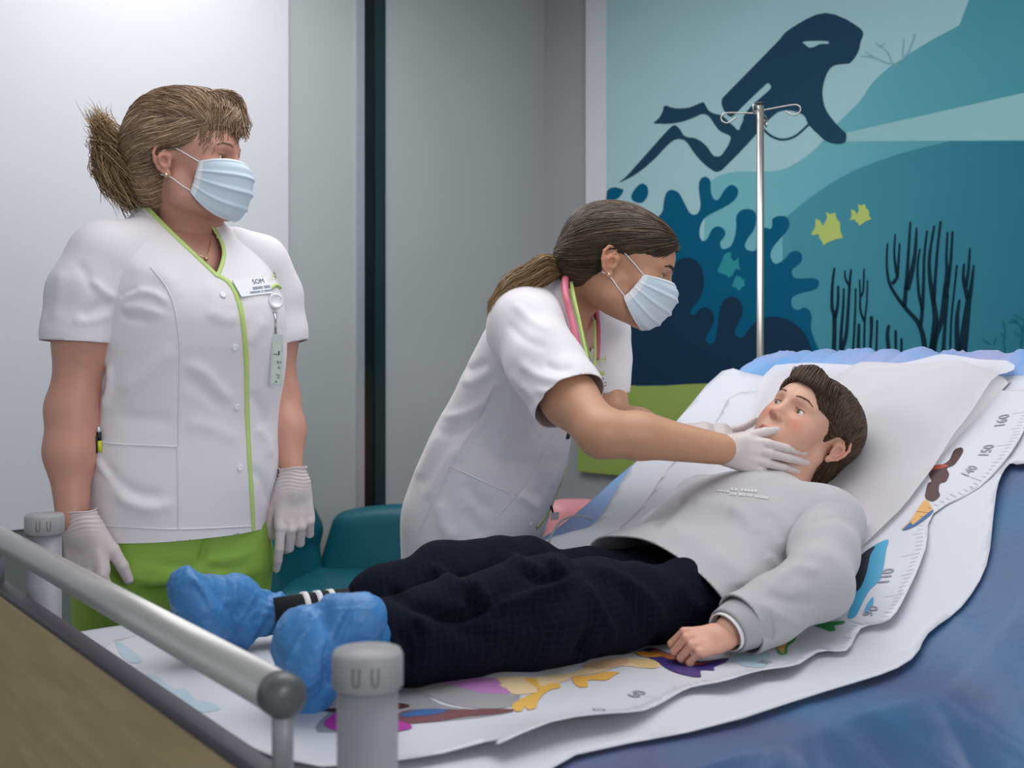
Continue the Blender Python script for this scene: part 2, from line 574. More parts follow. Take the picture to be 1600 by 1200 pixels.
# ------------------------------------------------------------------ mural on the mural wall
M0 = Vector((0.28, 4.90, 0)); MN = Vector((-AM.y, AM.x, 0))
if MN.y > 0: MN = -MN
def mur(px, py):    # frame position -> (distance along mural plane, height)
    r = (px - 800) / F
    t = (r * M0.y - M0.x) / (AM.x - r * AM.y)
    d = M0.y + t * AM.y
    return (t, CZ + (HOR - py) / F * d)
c7 = lambda x, y: mur(900 + x * .4608, 67 + y * .4608)
r6 = lambda x, y: mur(940 + x * .225, 67 + y * .225)
r7 = lambda x, y: mur(1240 + x * .225, 300 + y * .225)
r8 = lambda x, y: mur(940 + x * .275, 270 + y * .275)
pxp = lambda x, y: mur(x, y)
mural_mb = MB()
mural_mb_dummy = None
ZB = 1.2
def mlayer(pts, color, layer, color2=None, rng=(0, 1), smooth=True, n=4):
    P2 = catmull(pts, n, True) if smooth else pts
    V, Fc = fillpoly(P2, 0.25 if color2 else None)
    c1 = np.array(lin(color)); c2 = np.array(lin(color2)) if color2 else c1
    W3 = []; C = []
    for (t, z) in V:
        p = M0 + AM * t + MN * (0.00015 * layer); W3.append((p.x, p.y, z))
        f = min(1, max(0, (t - rng[0]) / (rng[1] - rng[0])))
        C.append(tuple(c1 * (1 - f) + c2 * f))
    # orientation towards the room
    out = []
    for f in Fc:
        a, b, c = [Vector(W3[i]) for i in f[:3]]
        out.append(f if (b - a).cross(c - a).dot(MN) > 0 else tuple(reversed(f)))
    mural_mb.addc(W3, out, C)
def stroke(pts, w0, w1, color, layer, conv=r7, k=.225):
    p = np.array([conv(*q) for q in catmull(pts, 5)])
    n = len(p); L = []; R = []
    for i in range(n):
        t = p[min(i + 1, n - 1)] - p[max(i - 1, 0)]; t /= np.linalg.norm(t) + 1e-9
        s_ = np.array((-t[1], t[0])); f = i / (n - 1)
        w = (w0 + (w1 - w0) * f) / 2 * k * 4.3 / F
        L.append(p[i] + s_ * w); R.append(p[i] - s_ * w)
    t0 = (p[0] - p[1]); t0 /= np.linalg.norm(t0); w = w0 / 2 * k * 4.3 / F
    capp = [p[0] + t0 * w * 0.8]
    C = lin(color)
    pts2 = [tuple(a) for a in (L + R[::-1] + capp)]
    V = []; Fc = []
    for i in range(n):
        for q in (L[i], R[i]):
            P3 = M0 + AM * q[0] + MN * (0.00015 * layer); V.append((P3.x, P3.y, q[1]))
    P3 = M0 + AM * capp[0][0] + MN * (0.00015 * layer); V.append((P3.x, P3.y, capp[0][1]))
    for i in range(n - 1): Fc.append((2 * i, 2 * i + 1, 2 * i + 3, 2 * i + 2))
    Fc.append((0, 2 * n, 1))
    mural_mb.addc(V, Fc, [C] * len(V))
TR = mur(1900, 0)[0]
zt = 2.80; zg = mur(975, 597)[1]; zbot = mur(905, 737)[1]
tl = mur(947.5, 300)[0]
mlayer([(tl, zg), (TR, zg), (TR, zt), (tl, zt)], '#a6c9cf', 0, '#9cc6ce', (tl, TR), smooth=False)
# mid-teal water
edge = catmull([r8(597, 60), r6(800, 932), r6(830, 915), r6(950, 893), r6(1100, 895), r6(1250, 880), r6(1380, 815), r6(1500, 720), c7(890, 270), c7(960, 200),
                c7(1010, 130), c7(1080, 70), c7(1190, 0), (c7(1300, -60)[0], min(zt, c7(1300, -60)[1]))], 5)
edge = [e for e in edge if e[1] <= zt]
mlayer(edge + [(edge[-1][0] + .2, zt), (TR, zt), (TR, zg), (edge[0][0] - .05, zg)], '#74b6bf', 1, '#46929f', (mur(1180, 0)[0], mur(1600, 0)[0]), smooth=False)
beam = [pxp(1322, 207.5), pxp(1600, 145), (TR, pxp(1600, 145)[1] + (TR - pxp(1600, 0)[0]) * .35), (TR, pxp(1600, 219)[1]), pxp(1600, 219), pxp(1322, 221)]
edge2 = catmull([c7(700, 600), c7(800, 520), c7(900, 455), c7(1000, 410), c7(1120, 370), c7(1270, 333)], 5)
mlayer(edge2 + [pxp(1600, 221), (TR, pxp(1600, 221)[1]), (TR, zg), (edge2[0][0], zg)], '#4b94a3', 2, '#2c7489', (mur(1232, 0)[0], mur(1600, 0)[0]), smooth=False)
mlayer(beam, '#96c1c3', 3, '#8fbdc2', (0, TR), smooth=False)
# blue coral and navy rocks
cor = [(353, 165), (370, 110), (400, 97), (440, 115), (470, 170), (500, 225), (525, 238), (550, 225), (562, 180), (552, 90), (560, 40), (590, 22), (618, 45),
       (622, 110), (640, 150), (665, 150), (690, 110), (720, 75), (750, 70), (775, 95), (772, 130), (745, 165), (690, 200), (620, 235), (580, 265), (560, 310), (558, 360),
       (575, 387), (600, 375), (625, 325), (655, 305), (690, 315), (705, 345), (690, 375), (675, 395), (680, 425), (700, 433), (735, 415), (755, 370), (765, 310), (765, 250),
       (790, 215), (830, 205), (870, 220), (880, 260), (868, 320), (830, 375), (815, 410), (825, 435), (855, 445), (880, 430), (893, 340), (925, 312), (960, 318), (970, 290), (970, 265),
       (1000, 247), (1045, 248), (1066, 275), (1060, 320), (1010, 380), (970, 430), (960, 470), (975, 508), (1000, 515), (1040, 490), (1070, 455), (1105, 443), (1135, 460), (1138, 500),
       (1110, 530), (1085, 550), (1085, 580), (1110, 600), (1200, 598), (1232, 612), (1232, 645), (1200, 668), (1130, 685), (1090, 705), (1078, 735), (1090, 770), (1120, 778), (1150, 765),
       (1180, 780), (1195, 820), (1190, 880), (1215, 960), (1260, 1060), (1290, 1190), (700, 1190), (100, 1190), (60, 900), (40, 700), (36, 500), (60, 380), (150, 300), (300, 260), (345, 220)]
mlayer([r8(*c) for c in cor], '#00597b', 4)
mlayer([r8(*c) for c in [(28, 130), (35, 98), (70, 82), (108, 90), (125, 100), (100, 140), (60, 160), (28, 170)]], '#00597b', 4)
mlayer([r8(*c) for c in [(170, 125), (205, 75), (235, 61), (262, 82), (262, 130), (230, 170), (180, 160)]], '#00597b', 4)
nav = [(400, 600), (425, 505), (490, 483), (545, 505), (575, 560), (582, 640), (560, 710), (530, 750), (505, 788), (513, 806), (532, 803), (560, 772), (590, 763), (625, 785), (640, 820),
       (630, 870), (600, 920), (596, 958), (615, 973), (642, 958), (655, 900), (668, 800), (685, 740), (715, 710), (750, 704), (785, 725), (802, 770), (795, 820), (765, 880), (758, 915),
       (780, 936), (810, 928), (835, 890), (880, 845), (940, 820), (1010, 820), (1080, 845), (1140, 895), (1180, 960), (1205, 1060), (1225, 1194), (700, 1194), (28, 1194), (28, 1000), (28, 800), (200, 740), (330, 700)]
mlayer([r8(*c) for c in nav], '#17334b', 5)
mlayer([(tl, zg), (mur(1075, 597)[0], zg), (mur(1075, 597)[0], r8(0, 1175)[1]), (tl, r8(0, 850)[1])], '#17334b', 6, smooth=False)
# diver
legs = [(362, 558), (400, 520), (425, 475), (440, 436), (500, 452), (560, 455), (620, 445), (700, 413), (718, 425), (745, 470), (790, 493), (840, 505), (880, 545), (920, 580), (945, 603),
        (975, 560), (1030, 450), (1200, 400), (1300, 420), (1200, 500), (1125, 570), (1070, 640), (960, 760), (850, 870), (830, 886), (800, 896), (770, 885), (700, 830), (640, 760), (600, 700), (570, 675), (530, 668),
        (490, 685), (440, 730), (380, 795), (290, 875), (200, 935), (120, 970), (170, 930), (260, 830), (340, 740), (420, 650), (485, 582), (515, 573), (545, 600), (570, 640), (600, 655),
        (650, 662), (700, 690), (740, 730), (770, 775), (800, 790), (830, 782), (850, 757), (880, 710), (896, 668), (893, 648), (870, 635), (820, 610), (780, 560), (750, 515), (720, 497), (690, 497),
        (650, 515), (560, 548), (470, 562), (400, 562)]
mlayer([r6(*c) for c in legs], '#1d4258', 7)
body = [r6(855, 475), r6(838, 440), r6(835, 397), r6(860, 362), r6(1000, 220), r6(1215, 0), pxp(1235, 45), pxp(1290, 20), pxp(1345, 45), c7(965, -2), c7(955, 35), c7(930, 68), c7(905, 72), c7(870, 80), c7(848, 112),
        c7(836, 165), c7(845, 220), c7(872, 262), c7(900, 292), c7(916, 307), c7(917, 322), c7(914, 336), c7(895, 343), c7(865, 340), c7(840, 328), r6(1520, 650), r6(1440, 572), r6(1410, 510), r6(1350, 478), r6(1270, 470), r6(1190, 500),
        r6(1125, 575), r6(1060, 640), r6(990, 640), r6(985, 520), r6(910, 530)]
mlayer(body, '#1d4258', 8)
slot = [(1140, 292), (1160, 283), (1176, 300), (1168, 325), (1100, 385), (1035, 445), (990, 505), (968, 560), (960, 598), (945, 603), (905, 560), (860, 508), (898, 513), (915, 508), (1020, 405)]
mlayer([r6(*c) for c in slot], '#a0c6cd', 9, n=3)
stroke([(1120, 595), (1180, 648), (1260, 672), (1350, 645), (1445, 560)], 16, 16, '#1d4258', 9, r6)
mlayer([r6(*c) for c in [(1405, -8), (1420, 15), (1442, 32), (1478, 27), (1520, 8), (1575, 6), (1560, -12)]], '#a0c6cd', 9, n=3)
# fish
f1 = [(120, 295), (150, 250), (155, 185), (185, 200), (205, 235), (225, 200), (235, 175), (225, 140), (262, 155), (290, 142), (300, 185), (325, 215), (325, 270), (345, 318), (290, 330), (240, 350), (208, 373), (200, 345), (180, 320), (175, 290), (150, 300)]
f2 = [(390, 195), (405, 165), (400, 120), (425, 130), (440, 155), (455, 130), (448, 85), (470, 95), (495, 82), (505, 110), (525, 135), (525, 165), (542, 188), (500, 205), (457, 236), (450, 215), (432, 205), (428, 190)]
for f_ in (f1, f2): mlayer([r7(*c) for c in f_], '#b3c66e', 10, smooth=False)
g1 = [(658, 560), (675, 520), (690, 490), (695, 470), (718, 450), (738, 452), (735, 480), (755, 505), (780, 478), (780, 520), (790, 550), (760, 548), (750, 575), (725, 598), (710, 582), (680, 572)]
g2 = [(742, 645), (758, 600), (765, 585), (790, 590), (800, 610), (815, 600), (810, 625), (818, 640), (800, 650), (785, 670), (770, 658)]
for g_ in (g1, g2): mlayer([r8(*c) for c in g_], '#2f8f9a', 10, smooth=False)
# sea weeds
for (pl, a, b) in [([(285, 530), (270, 650), (268, 800), (285, 880), (280, 1140)], 16, 34), ([(310, 655), (308, 780), (288, 880)], 17, 26), ([(350, 670), (345, 800), (330, 1000), (328, 1140)], 13, 30),
                   ([(400, 540), (390, 640), (378, 850), (365, 1000), (335, 1100)], 15, 30), ([(358, 545), (360, 600), (385, 645)], 11, 18), ([(432, 670), (428, 850), (412, 1140)], 12, 18),
                   ([(455, 920), (448, 1140)], 20, 26), ([(490, 535), (485, 680), (466, 730)], 11, 16), ([(460, 610), (464, 720), (465, 820), (492, 900)], 11, 18), ([(515, 615), (508, 780), (495, 900), (490, 1140)], 11, 16),
                   ([(541, 868), (541, 960), (530, 1140)], 24, 18), ([(582, 890), (574, 1140)], 14, 16), ([(662, 928), (652, 1000), (668, 1140)], 20, 30), ([(710, 965), (710, 1140)], 18, 18), ([(750, 1020), (750, 1140)], 16, 18),
                   ([(653, 360), (648, 500), (665, 630), (720, 730), (790, 820), (860, 900), (900, 1000), (915, 1140)], 12, 36), ([(707, 295), (700, 420), (712, 540), (720, 590), (685, 640)], 11, 26), ([(737, 360), (730, 480), (722, 590)], 12, 20),
                   ([(812, 210), (800, 400), (785, 620), (770, 800)], 13, 30), ([(855, 250), (845, 420), (820, 560), (785, 680)], 13, 44), ([(878, 395), (862, 520), (870, 700), (893, 820), (882, 930)], 12, 26), ([(928, 270), (908, 450), (903, 650), (895, 820)], 13, 24),
                   ([(978, 235), (945, 450), (950, 620), (975, 780), (985, 900), (955, 1140)], 14, 44), ([(1022, 205), (1000, 400), (985, 600), (975, 790)], 15, 22), ([(1070, 280), (1062, 450), (1065, 560), (1050, 700), (1030, 880), (985, 1010), (965, 1140)], 12, 44),
                   ([(1105, 275), (1092, 480), (1075, 620), (1055, 740)], 13, 30), ([(1075, 710), (1055, 900), (1038, 1140)], 12, 28), ([(1135, 510), (1115, 700), (1095, 900), (1088, 1140)], 13, 14),
                   ([(1225, 390), (1215, 540), (1198, 660)], 11, 24), ([(1185, 500), (1180, 600), (1210, 740)], 12, 30), ([(1252, 510), (1235, 650), (1215, 760), (1195, 920), (1170, 1140)], 11, 60), ([(1153, 750), (1135, 900), (1142, 1140)], 14, 40)]:
    stroke(pl, a, b, '#0b2b3a', 10)
for (pl, a, b) in [([(1455, 895), (1470, 980), (1460, 1040), (1475, 1140)], 7, 9), ([(1530, 850), (1570, 875), (1620, 890)], 8, 10), ([(1500, 903), (1550, 908), (1585, 950), (1585, 1030), (1570, 1140)], 8, 14), ([(1540, 975), (1575, 1005)], 8, 10),
                   ([(1310, 1020), (1370, 1060)], 6, 8), ([(1410, 1015), (1390, 1060)], 6, 8), ([(1440, 980), (1465, 1010)], 6, 7), ([(1620, 880), (1590, 960)], 7, 12), ([(1515, 885), (1560, 895)], 6, 8)]:
    stroke(pl, a, b, '#1c6475', 10)
for (pl, a, b) in [([(965, 45), (1010, 50), (1060, 70), (1092, 66), (1125, 35), (1150, -30)], 4, 6), ([(1015, 0), (1055, 30), (1070, 66)], 4, 5), ([(1112, -10), (1108, 48)], 4, 5), ([(980, 30), (1012, 50)], 3, 4), ([(1075, 85), (1095, 66)], 3, 5), ([(1030, 15), (1050, 0)], 3, 3)]:
    stroke(pl, a, b, '#7fb1ba', 9, c7, .4608)
mat('mural_print', '#ffffff', 0.7, vcol=True, noise=(6, 0.012), spec=.12)
mat('mural_white', '#d3d5dc', 0.5, noise=(5, 0.01))
mat('mural_green', '#93a956', 0.6, spec=.2, noise=(5, 0.02))
mw = empty('wall_mural', (M0.x, M0.y, zbot), 'underwater wall mural with a diver, fish and coral above a lime green band', 'wall mural')
mural_mb.build('printed_scene', MATS['mural_print'], mw, smooth=False, col=True)
tw = mur(915, 300)[0]
wall_box('panel_board', M0, AM, tw, TR, zg, zt, -0.045, -0.001, MATS['mural_white'], mw)
wall_box('green_band', M0, AM, mur(903, 700)[0], TR, zbot, zg, -0.045, -0.0002, MATS['mural_green'], mw)

# ------------------------------------------------------------------ armchairs
mat('teal_vinyl', '#0a5a68', 0.42, noise=(9, 0.06), bump=(300, 0.08, 0.001))
mat('pink_vinyl', '#d9949a', 0.45, noise=(9, 0.04), bump=(300, 0.08, 0.001))
mat('chair_metal', '#2a2d30', 0.4, metal=0.8, noise=(20, 0.05))
def armchair(loc, rz, m, label, mirror=1, h=1.0):
    root = empty('armchair', (0, 0, 0), label, 'armchair')
    # faces +X ; arm on +Y
    def fin(V, Fc, name, mm, parent=root):
        V = np.array(V); V[:, 1] *= mirror
        if mirror < 0: Fc = np.array(Fc)[:, ::-1]
        return obj(name, V, Fc, mm, parent)
    v = Vol((-.4, -.4, .2), (.4, .4, .6), .008)
    v.chain([(-.15, -.16, .40), (.17, -.16, .41), (.17, .18, .41), (-.15, .18, .40), (-.15, -.16, .40)], [.085] * 5, .03)
    v.ell((0.0, 0, .41), (.26, .26, .095), .03)
    fin(*v.mesh(), 'seat', m)
    v = Vol((-.5, -.4, .25), (0, .4, 1.05), .008)
    for (z0, z1, w0, w1, x0, x1) in [(.40, .62, .20, .235, -.235, -.26), (.62, .80, .235, .19, -.26, -.305), (.80, .93, .19, .13, -.305, -.35)]:
        for k in np.linspace(-1, 1, 13):
            v.cap((x0 + .05 * abs(k) ** 2, k * w0, z0), (x1 + .04 * abs(k) ** 2, k * w1, z1), .042, .038 if z1 < .9 else .034, .045)
    fin(*v.mesh(), 'backrest', m)
    v = Vol((-.35, .1, .2), (.45, .42, .8), .008)
    for k in np.linspace(0, 1, 14):
        v.cap((-.18 + .40 * k, .27, .36), (-.10 + .30 * k, .285, .655 - .03 * (1 - k) ** 2), .04, .04, .04)
    fin(*v.mesh(), 'armrest', m)
    for (sx, sy) in ((1, 1), (1, -1), (-1, 1), (-1, -1)):
        mb = MB().tube([(sx * .19, sy * .19, .36), (sx * .22, sy * .22, 0.0)], [.018, .012], 12)
        mb.build('leg', MATS['chair_metal'], root)
    root.location = loc; root.rotation_euler = (0, 0, rz)
    return root
armchair(Vector((-.54, 3.80, 0)), math.radians(-8), MATS['teal_vinyl'], 'teal vinyl armchair in front of the grey wall, left of the leaning nurse')
armchair(Vector((0.46, 4.0, 0)), math.radians(205), MATS['pink_vinyl'], 'pink vinyl armchair under the mural, mostly behind the raised bed head', mirror=-1)

# ------------------------------------------------------------------ bed
U_ = Vector((.809, .588, 0)).normalized(); W_ = Vector((-.588, .809, 0)).normalized(); O_ = Vector((-.41, 1.33, 0))
def B(s, t, z=0.0):
    p = O_ + U_ * s + W_ * t
    return Vector((p.x, p.y, z))
MZ = 0.80
def hz(s, t):
    """top of the mattress"""
    s = np.asarray(s, float); t = np.asarray(t, float)
    k = 0.035
    z = MZ + 0.60 * k * np.logaddexp(0, (s - 0.84) / k)
    top = 0.60 * k * np.logaddexp(0, (s - 1.605) / k) * 2.8
    z = z - top
    z = z + .050 * np.exp(-((s - .76) / .13) ** 2) * np.clip((t - .22) / .2, 0, 1)      # slack sheet bunched by the side rail
    return z
def toz(px, py, off=0.0):
    """point of the bed surface seen at a frame position -> (s, t)"""
    d = P(px, py, 1) - CAMP
    for i in range(400):
        dep = 0.7 + i * 0.008
        p = CAMP + d * dep
        q = p - O_; s = q.x * U_.x + q.y * U_.y; t = q.x * W_.x + q.y * W_.y
        if p.z <= float(hz(s, t)) + off: return (s, t)
    return (s, t)
mat('wood_board', '#a48d5e', 0.5, noise=(5, 0.04))
_nt = MATS['wood_board'].node_tree
_w = _nt.nodes.new('ShaderNodeTexNoise'); _w.inputs['Scale'].default_value = 6; _w.inputs['Detail'].default_value = 6
_mp = _nt.nodes.new('ShaderNodeMapping'); _mp.inputs['Scale'].default_value = (1, 1, 9)
_tc = _nt.nodes.new('ShaderNodeTexCoord'); _nt.links.new(_tc.outputs['Object'], _mp.inputs['Vector']); _nt.links.new(_mp.outputs[0], _w.inputs['Vector'])
_cr = _nt.nodes.new('ShaderNodeValToRGB'); _cr.color_ramp.elements[0].position = .35; _cr.color_ramp.elements[1].position = .65
_cr.color_ramp.elements[0].color = (*lin('#b19b70'), 1); _cr.color_ramp.elements[1].color = (*lin('#bfa87c'), 1)
_nt.links.new(_w.outputs['Fac'], _cr.inputs[0]); _nt.links.new(_cr.outputs[0], _nt.nodes['Principled BSDF'].inputs['Base Color'])
mat('board_edge', '#4a4450', 0.5, noise=(20, 0.04))
mat('rail_metal', '#b9b9b7', 0.38, metal=0.55, noise=(30, 0.02))
mat('dark_cap', '#55585b', 0.35, noise=(30, 0.02))
mat('post_gray', '#8f8f99', 0.42, noise=(20, 0.02))
mat('post_cap', '#97979a', 0.5, noise=(20, 0.02))
mat('frame_gray', '#8b8e92', 0.4, noise=(20, 0.03))
mat('mattress_navy', '#1b1d22', 0.6, noise=(20, 0.05))
mat('rubber', '#26282a', 0.7, noise=(20, 0.05))
bed = empty('hospital_bed', B(.8, 0, 0), 'adjustable hospital bed with raised backrest, wooden footboard and grey posts', 'hospital bed')
RB = Matrix((U_, W_, Vector((0, 0, 1)))).transposed()
# footboard
MB().box(B(-.046, .06, .60), (.0105, .565, .264), RB, 0, .004).build('footboard', MATS['wood_board'], bed, False)
mb = MB().box(B(-.046, .06, .870), (.0125, .575, .0055), RB, 0, .004)
mb.box(B(-.046, -.505, .60), (.0125, .006, .27), RB, 0, .004); mb.box(B(-.046, .625, .60), (.0125, .006, .27), RB, 0, .004)
mb.build('board_edge', MATS['board_edge'], bed)
hr = MB().tube([B(-.046, -.437, .943), B(-.046, .60, .943)], .0178, 40).build('handrail', MATS['rail_metal'], bed)
mb = MB().tube([B(-.046, -.43, .943), B(-.046, -.446, .943), B(-.046, -.452, .943), B(-.046, -.455, .943)], [.0186, .0186, .016, .009], 40)
mb.build('end_cap', MATS['dark_cap'], hr)
for t in (-.44, .59):
    MB().tube([B(-.046, t, .87), B(-.046, t, .94)], .009, 16).build('bracket', MATS['frame_gray'], bed)
# posts
for (s, t) in ((0.0, .5), (0.0, -.5)):
    c = B(s, t, 0)
    pb = MB().lathe([(.0235, .55), (.0245, .60), (.0245, .962)], c, 40, sx=1.0, sy=1.0)
    p_ = pb.build('post', MATS['post_gray'], bed)
    cb = MB().lathe([(.0255, .955), (.0285, .958), (.0285, .982), (.0265, .986), (.0, .9865)], c, 48)
    q_ = cb.build('cap', MATS['post_cap'], p_)
    um = MB()
    for du in (-.009, .006):
        # moulded U marks facing the room's front
        dirc = Vector((-c.x, -c.y, 0)).normalized(); rgt = Vector((-dirc.y, dirc.x, 0))
        def on(a, z):
            v = (dirc * math.cos(a) + rgt * math.sin(a)) * .0287; return Vector((c.x + v.x, c.y + v.y, z))
        a0 = du / .0285
        um.tube([on(a0 - .09, .978), on(a0 - .09, .968), on(a0 - .05, .9635), on(a0 + .05, .9635), on(a0 + .09, .968), on(a0 + .09, .978)], .0006, 6)
    um.build('moulded_mark', MATS['dark_cap'], q_)
# undercarriage
MB().box(B(.8, 0, .585), (.82, .44, .03), RB, 0, .01).build('bed_frame', MATS['frame_gray'], bed)
MB().box(B(.8, 0, .20), (.70, .30, .035), RB, 0, .01).build('base', MATS['frame_gray'], bed)
for s in (.35, 1.2): MB().lathe([(.06, .22), (.06, .4), (.045, .4), (.045, .57)], B(s, 0, 0), 28).build('lift_column', MATS['frame_gray'], bed)
for s in (.12, 1.48):
    for t in (-.28, .28):
        R90 = RB @ Matrix.Rotation(math.pi / 2, 3, 'X')
        mb = MB().lathe([(.03, -.02), (.06, -.018), (.065, 0), (.06, .018), (.03, .02)], B(s, t, .065), 28, rot=R90)
        mb.tube([B(s, t, .1), B(s, t, .19)], .015, 12); mb.build('castor', MATS['rubber'], bed)
# mattress: top follows hz
S = np.linspace(-.005, 1.60, 70); T = np.linspace(-.46, .46, 24)
V = []; 
for s in S:
    for t in T:
        e = max(0, abs(t) - .42) / .04; V.append(B(s, t, float(hz(s, 0)) - .004 - .03 * e * e))
for s in S:
    for t in T: V.append(B(s, t, float(hz(s, 0)) - .13))
Fm = []; n1, n2 = len(S), len(T)
for i in range(n1 - 1):
    for j in range(n2 - 1):
        a = i * n2 + j; Fm.append((a, a + n2, a + n2 + 1, a + 1)); b = a + n1 * n2; Fm.append((b, b + 1, b + n2 + 1, b + n2))
for i in range(n1 - 1):
    for j in (0, n2 - 1):
        a = i * n2 + j; b = a + n1 * n2; Fm.append((a, b, b + n2, a + n2) if j == 0 else (a, a + n2, b + n2, b))
for j in range(n2 - 1):
    a = j; b = j + n1 * n2; Fm.append((a, a + 1, b + 1, b)); a = (n1 - 1) * n2 + j; b = a + n1 * n2; Fm.append((a, b, b + 1, a + 1))
obj('mattress', V, Fm, MATS['mattress_navy'], bed)
# backrest plate under the mattress
MB().tube([B(.9, 0, .70), B(1.55, 0, 1.05)], .03, 12).build('backrest_support', MATS['frame_gray'], bed)

# ------------------------------------------------------------------ sheets on the bed
def sheet(name, outline, off, m, label, cat, group=None, step=.02, fn=None, smoothing=3, thick=0.0012, parent=None):
    P2 = catmull(outline, smoothing, True) if smoothing > 1 else outline
    V2, F2 = fillpoly(P2, step)
    A = np.array(V2); Z = hz(A[:, 0], A[:, 1]) + off
    X = np.stack([O_.x + U_.x * A[:, 0] + W_.x * A[:, 1], O_.y + U_.y * A[:, 0] + W_.y * A[:, 1], Z], 1)
    if fn is not None: X = fn(X, A[:, 0], A[:, 1])
    F2 = [tuple(f) for f in F2]
    a, b, c = [X[F2[0][i]] for i in range(3)]
    if np.cross(b - a, c - a)[2] < 0: F2 = [tuple(reversed(f)) for f in F2]
    o = obj(name, X, F2, m, parent)
    if thick:
        md = o.modifiers.new('thickness', 'SOLIDIFY'); md.thickness = thick; md.offset = -1
    if label: tag(o, label, cat, group)
    return o, X, F2

def wav(s, t, seed, L=.25):
    r = np.random.default_rng(seed); z = np.zeros(np.shape(s))
    for i in range(8):
        a = r.normal(size=2); a /= np.linalg.norm(a); k = 2 * math.pi / (L * (0.6 + r.random())); z = z + np.sin(k * (a[0] * s + a[1] * t) + r.random() * 7)
    return z / 4
mat('blue_sheet', '#5b9bd6', 0.5, noise=(7, 0.10), sheen=.2)
_nt = MATS['blue_sheet'].node_tree; _b = _nt.nodes['Principled BSDF']
_n = _nt.nodes.new('ShaderNodeTexNoise'); _n.inputs['Scale'].default_value = 5.0; _n.inputs['Detail'].default_value = 3
_tc = _nt.nodes.new('ShaderNodeTexCoord'); _nt.links.new(_tc.outputs['Object'], _n.inputs['Vector'])
_cr = _nt.nodes.new('ShaderNodeValToRGB')
for e, (p_, c_) in zip([_cr.color_ramp.elements[0], _cr.color_ramp.elements[1]], [(.40, '#5d97cf'), (.66, '#9297c2')]):
    e.position = p_; e.color = (*lin(c_), 1)
_nt.links.new(_n.outputs['Fac'], _cr.inputs[0]); _nt.links.new(_cr.outputs[0], _b.inputs['Base Color'])
mat('lower_paper', '#c8cbd5', 0.5, noise=(3, 0.01), sheen=.0)
mat('poster_paper', '#cbccd5', 0.42, noise=(3, 0.008))
mat('tissue', '#d0ced3', 0.8, noise=(5, 0.02), alpha=0.80, spec=.2)
mat('pale_blue_print', '#b4c9d6', 0.5, noise=(5, 0.02))

# blue disposable sheet: grid over the mattress; its near side is a second mesh, darkness put into its colour
def ridg(s, t, seed, L_):
    return (1 - np.abs(np.tanh(1.6 * wav(s, t, seed, L_)))) ** 2
def sheetgrid(S, tt, lift=0.0):
    SS, TT = np.meshgrid(S, tt, indexing='ij')
    lim = .475
    over = np.clip(np.abs(TT) - lim, 0, None)
    Z = hz(SS, np.clip(TT, -lim, lim)) + .004 + lift
    Z += (wav(SS, TT, 3, .35) * .006 + ridg(SS, TT, 9, .3) * .006) * .5
    near = TT < 0
    hangx = np.where(near, over * (.52 + .14 * np.sin(SS * 7 + .6)), over * .22)
    hangz = np.sqrt(np.clip(over ** 2 - hangx ** 2, 0, None))
    Z -= np.where(over > 0, hangz * over / (over + .009), 0)
    Teff = np.sign(TT) * (np.minimum(np.abs(TT), lim) + hangx)
    g = np.clip(over / .10, 0, 1)
    Teff += np.sign(TT) * near * g * (ridg(SS + .5 * TT, TT * .6, 4, .55) * .075 + ridg(SS, TT, 14, .30) * .040 + ridg(SS, TT, 24, .14) * .020)
    Z += near * g * (ridg(SS - .4 * TT, TT, 34, .35) * .02)
    he = np.clip((SS - 1.42) / .1, 0, 1)
    Z += he * (np.abs(np.sin(TT * 31 + wav(SS, TT, 5, .3) * 4)) * .003 + ridg(SS * .5 + TT * .4, TT, 6, .16) * .012 + ridg(SS * .2, TT, 16, .07) * .004)
    X = O_.x + U_.x * SS + W_.x * Teff; Y = O_.y + U_.y * SS + W_.y * Teff
    Vb = np.stack([X.ravel(), Y.ravel(), Z.ravel()], 1)
    n1, n2 = SS.shape
    i, j = np.meshgrid(np.arange(n1 - 1), np.arange(n2 - 1), indexing='ij'); a = (i * n2 + j).ravel()
    return Vb, np.stack([a, a + n2, a + n2 + 1, a + 1], 1)
mat('blue_sheet_darkened', '#2f608c', 0.45, noise=(5, 0.25), sheen=.1, bump=(60, .4, .002))  # same blue sheet, shade and the dark mattress behind it put into the colour
_nt = MATS['blue_sheet_darkened'].node_tree; _b = _nt.nodes['Principled BSDF']
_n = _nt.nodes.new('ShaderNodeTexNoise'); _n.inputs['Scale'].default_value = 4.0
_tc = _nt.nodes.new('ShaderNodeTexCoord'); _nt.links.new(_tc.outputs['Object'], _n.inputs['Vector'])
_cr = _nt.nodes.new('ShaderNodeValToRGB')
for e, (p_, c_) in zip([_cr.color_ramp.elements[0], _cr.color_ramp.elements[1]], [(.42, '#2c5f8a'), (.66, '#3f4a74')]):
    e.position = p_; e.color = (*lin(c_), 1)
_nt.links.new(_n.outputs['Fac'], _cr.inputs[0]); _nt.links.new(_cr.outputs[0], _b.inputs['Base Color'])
blue_sheet = obj('disposable_sheet', *sheetgrid(np.linspace(-.012, 1.66, 190), np.concatenate([np.linspace(-.33, .49, 120), np.linspace(.5, .78, 20)])), MATS['blue_sheet'])
tag(blue_sheet, 'light blue crinkled disposable sheet covering the mattress up to the raised bed head', 'bed sheet')
sheet_side = obj('sheet_near_side', *sheetgrid(np.linspace(-.012, 1.70, 260), np.concatenate([np.linspace(-1.05, -.46, 110), np.linspace(-.45, -.30, 16)]), .0025), MATS['blue_sheet_darkened'])
tag(sheet_side, 'crumpled near side of the blue disposable sheet hanging down, coloured darker', 'bed drape')  # part of the same blue sheet, darkness put into its colour

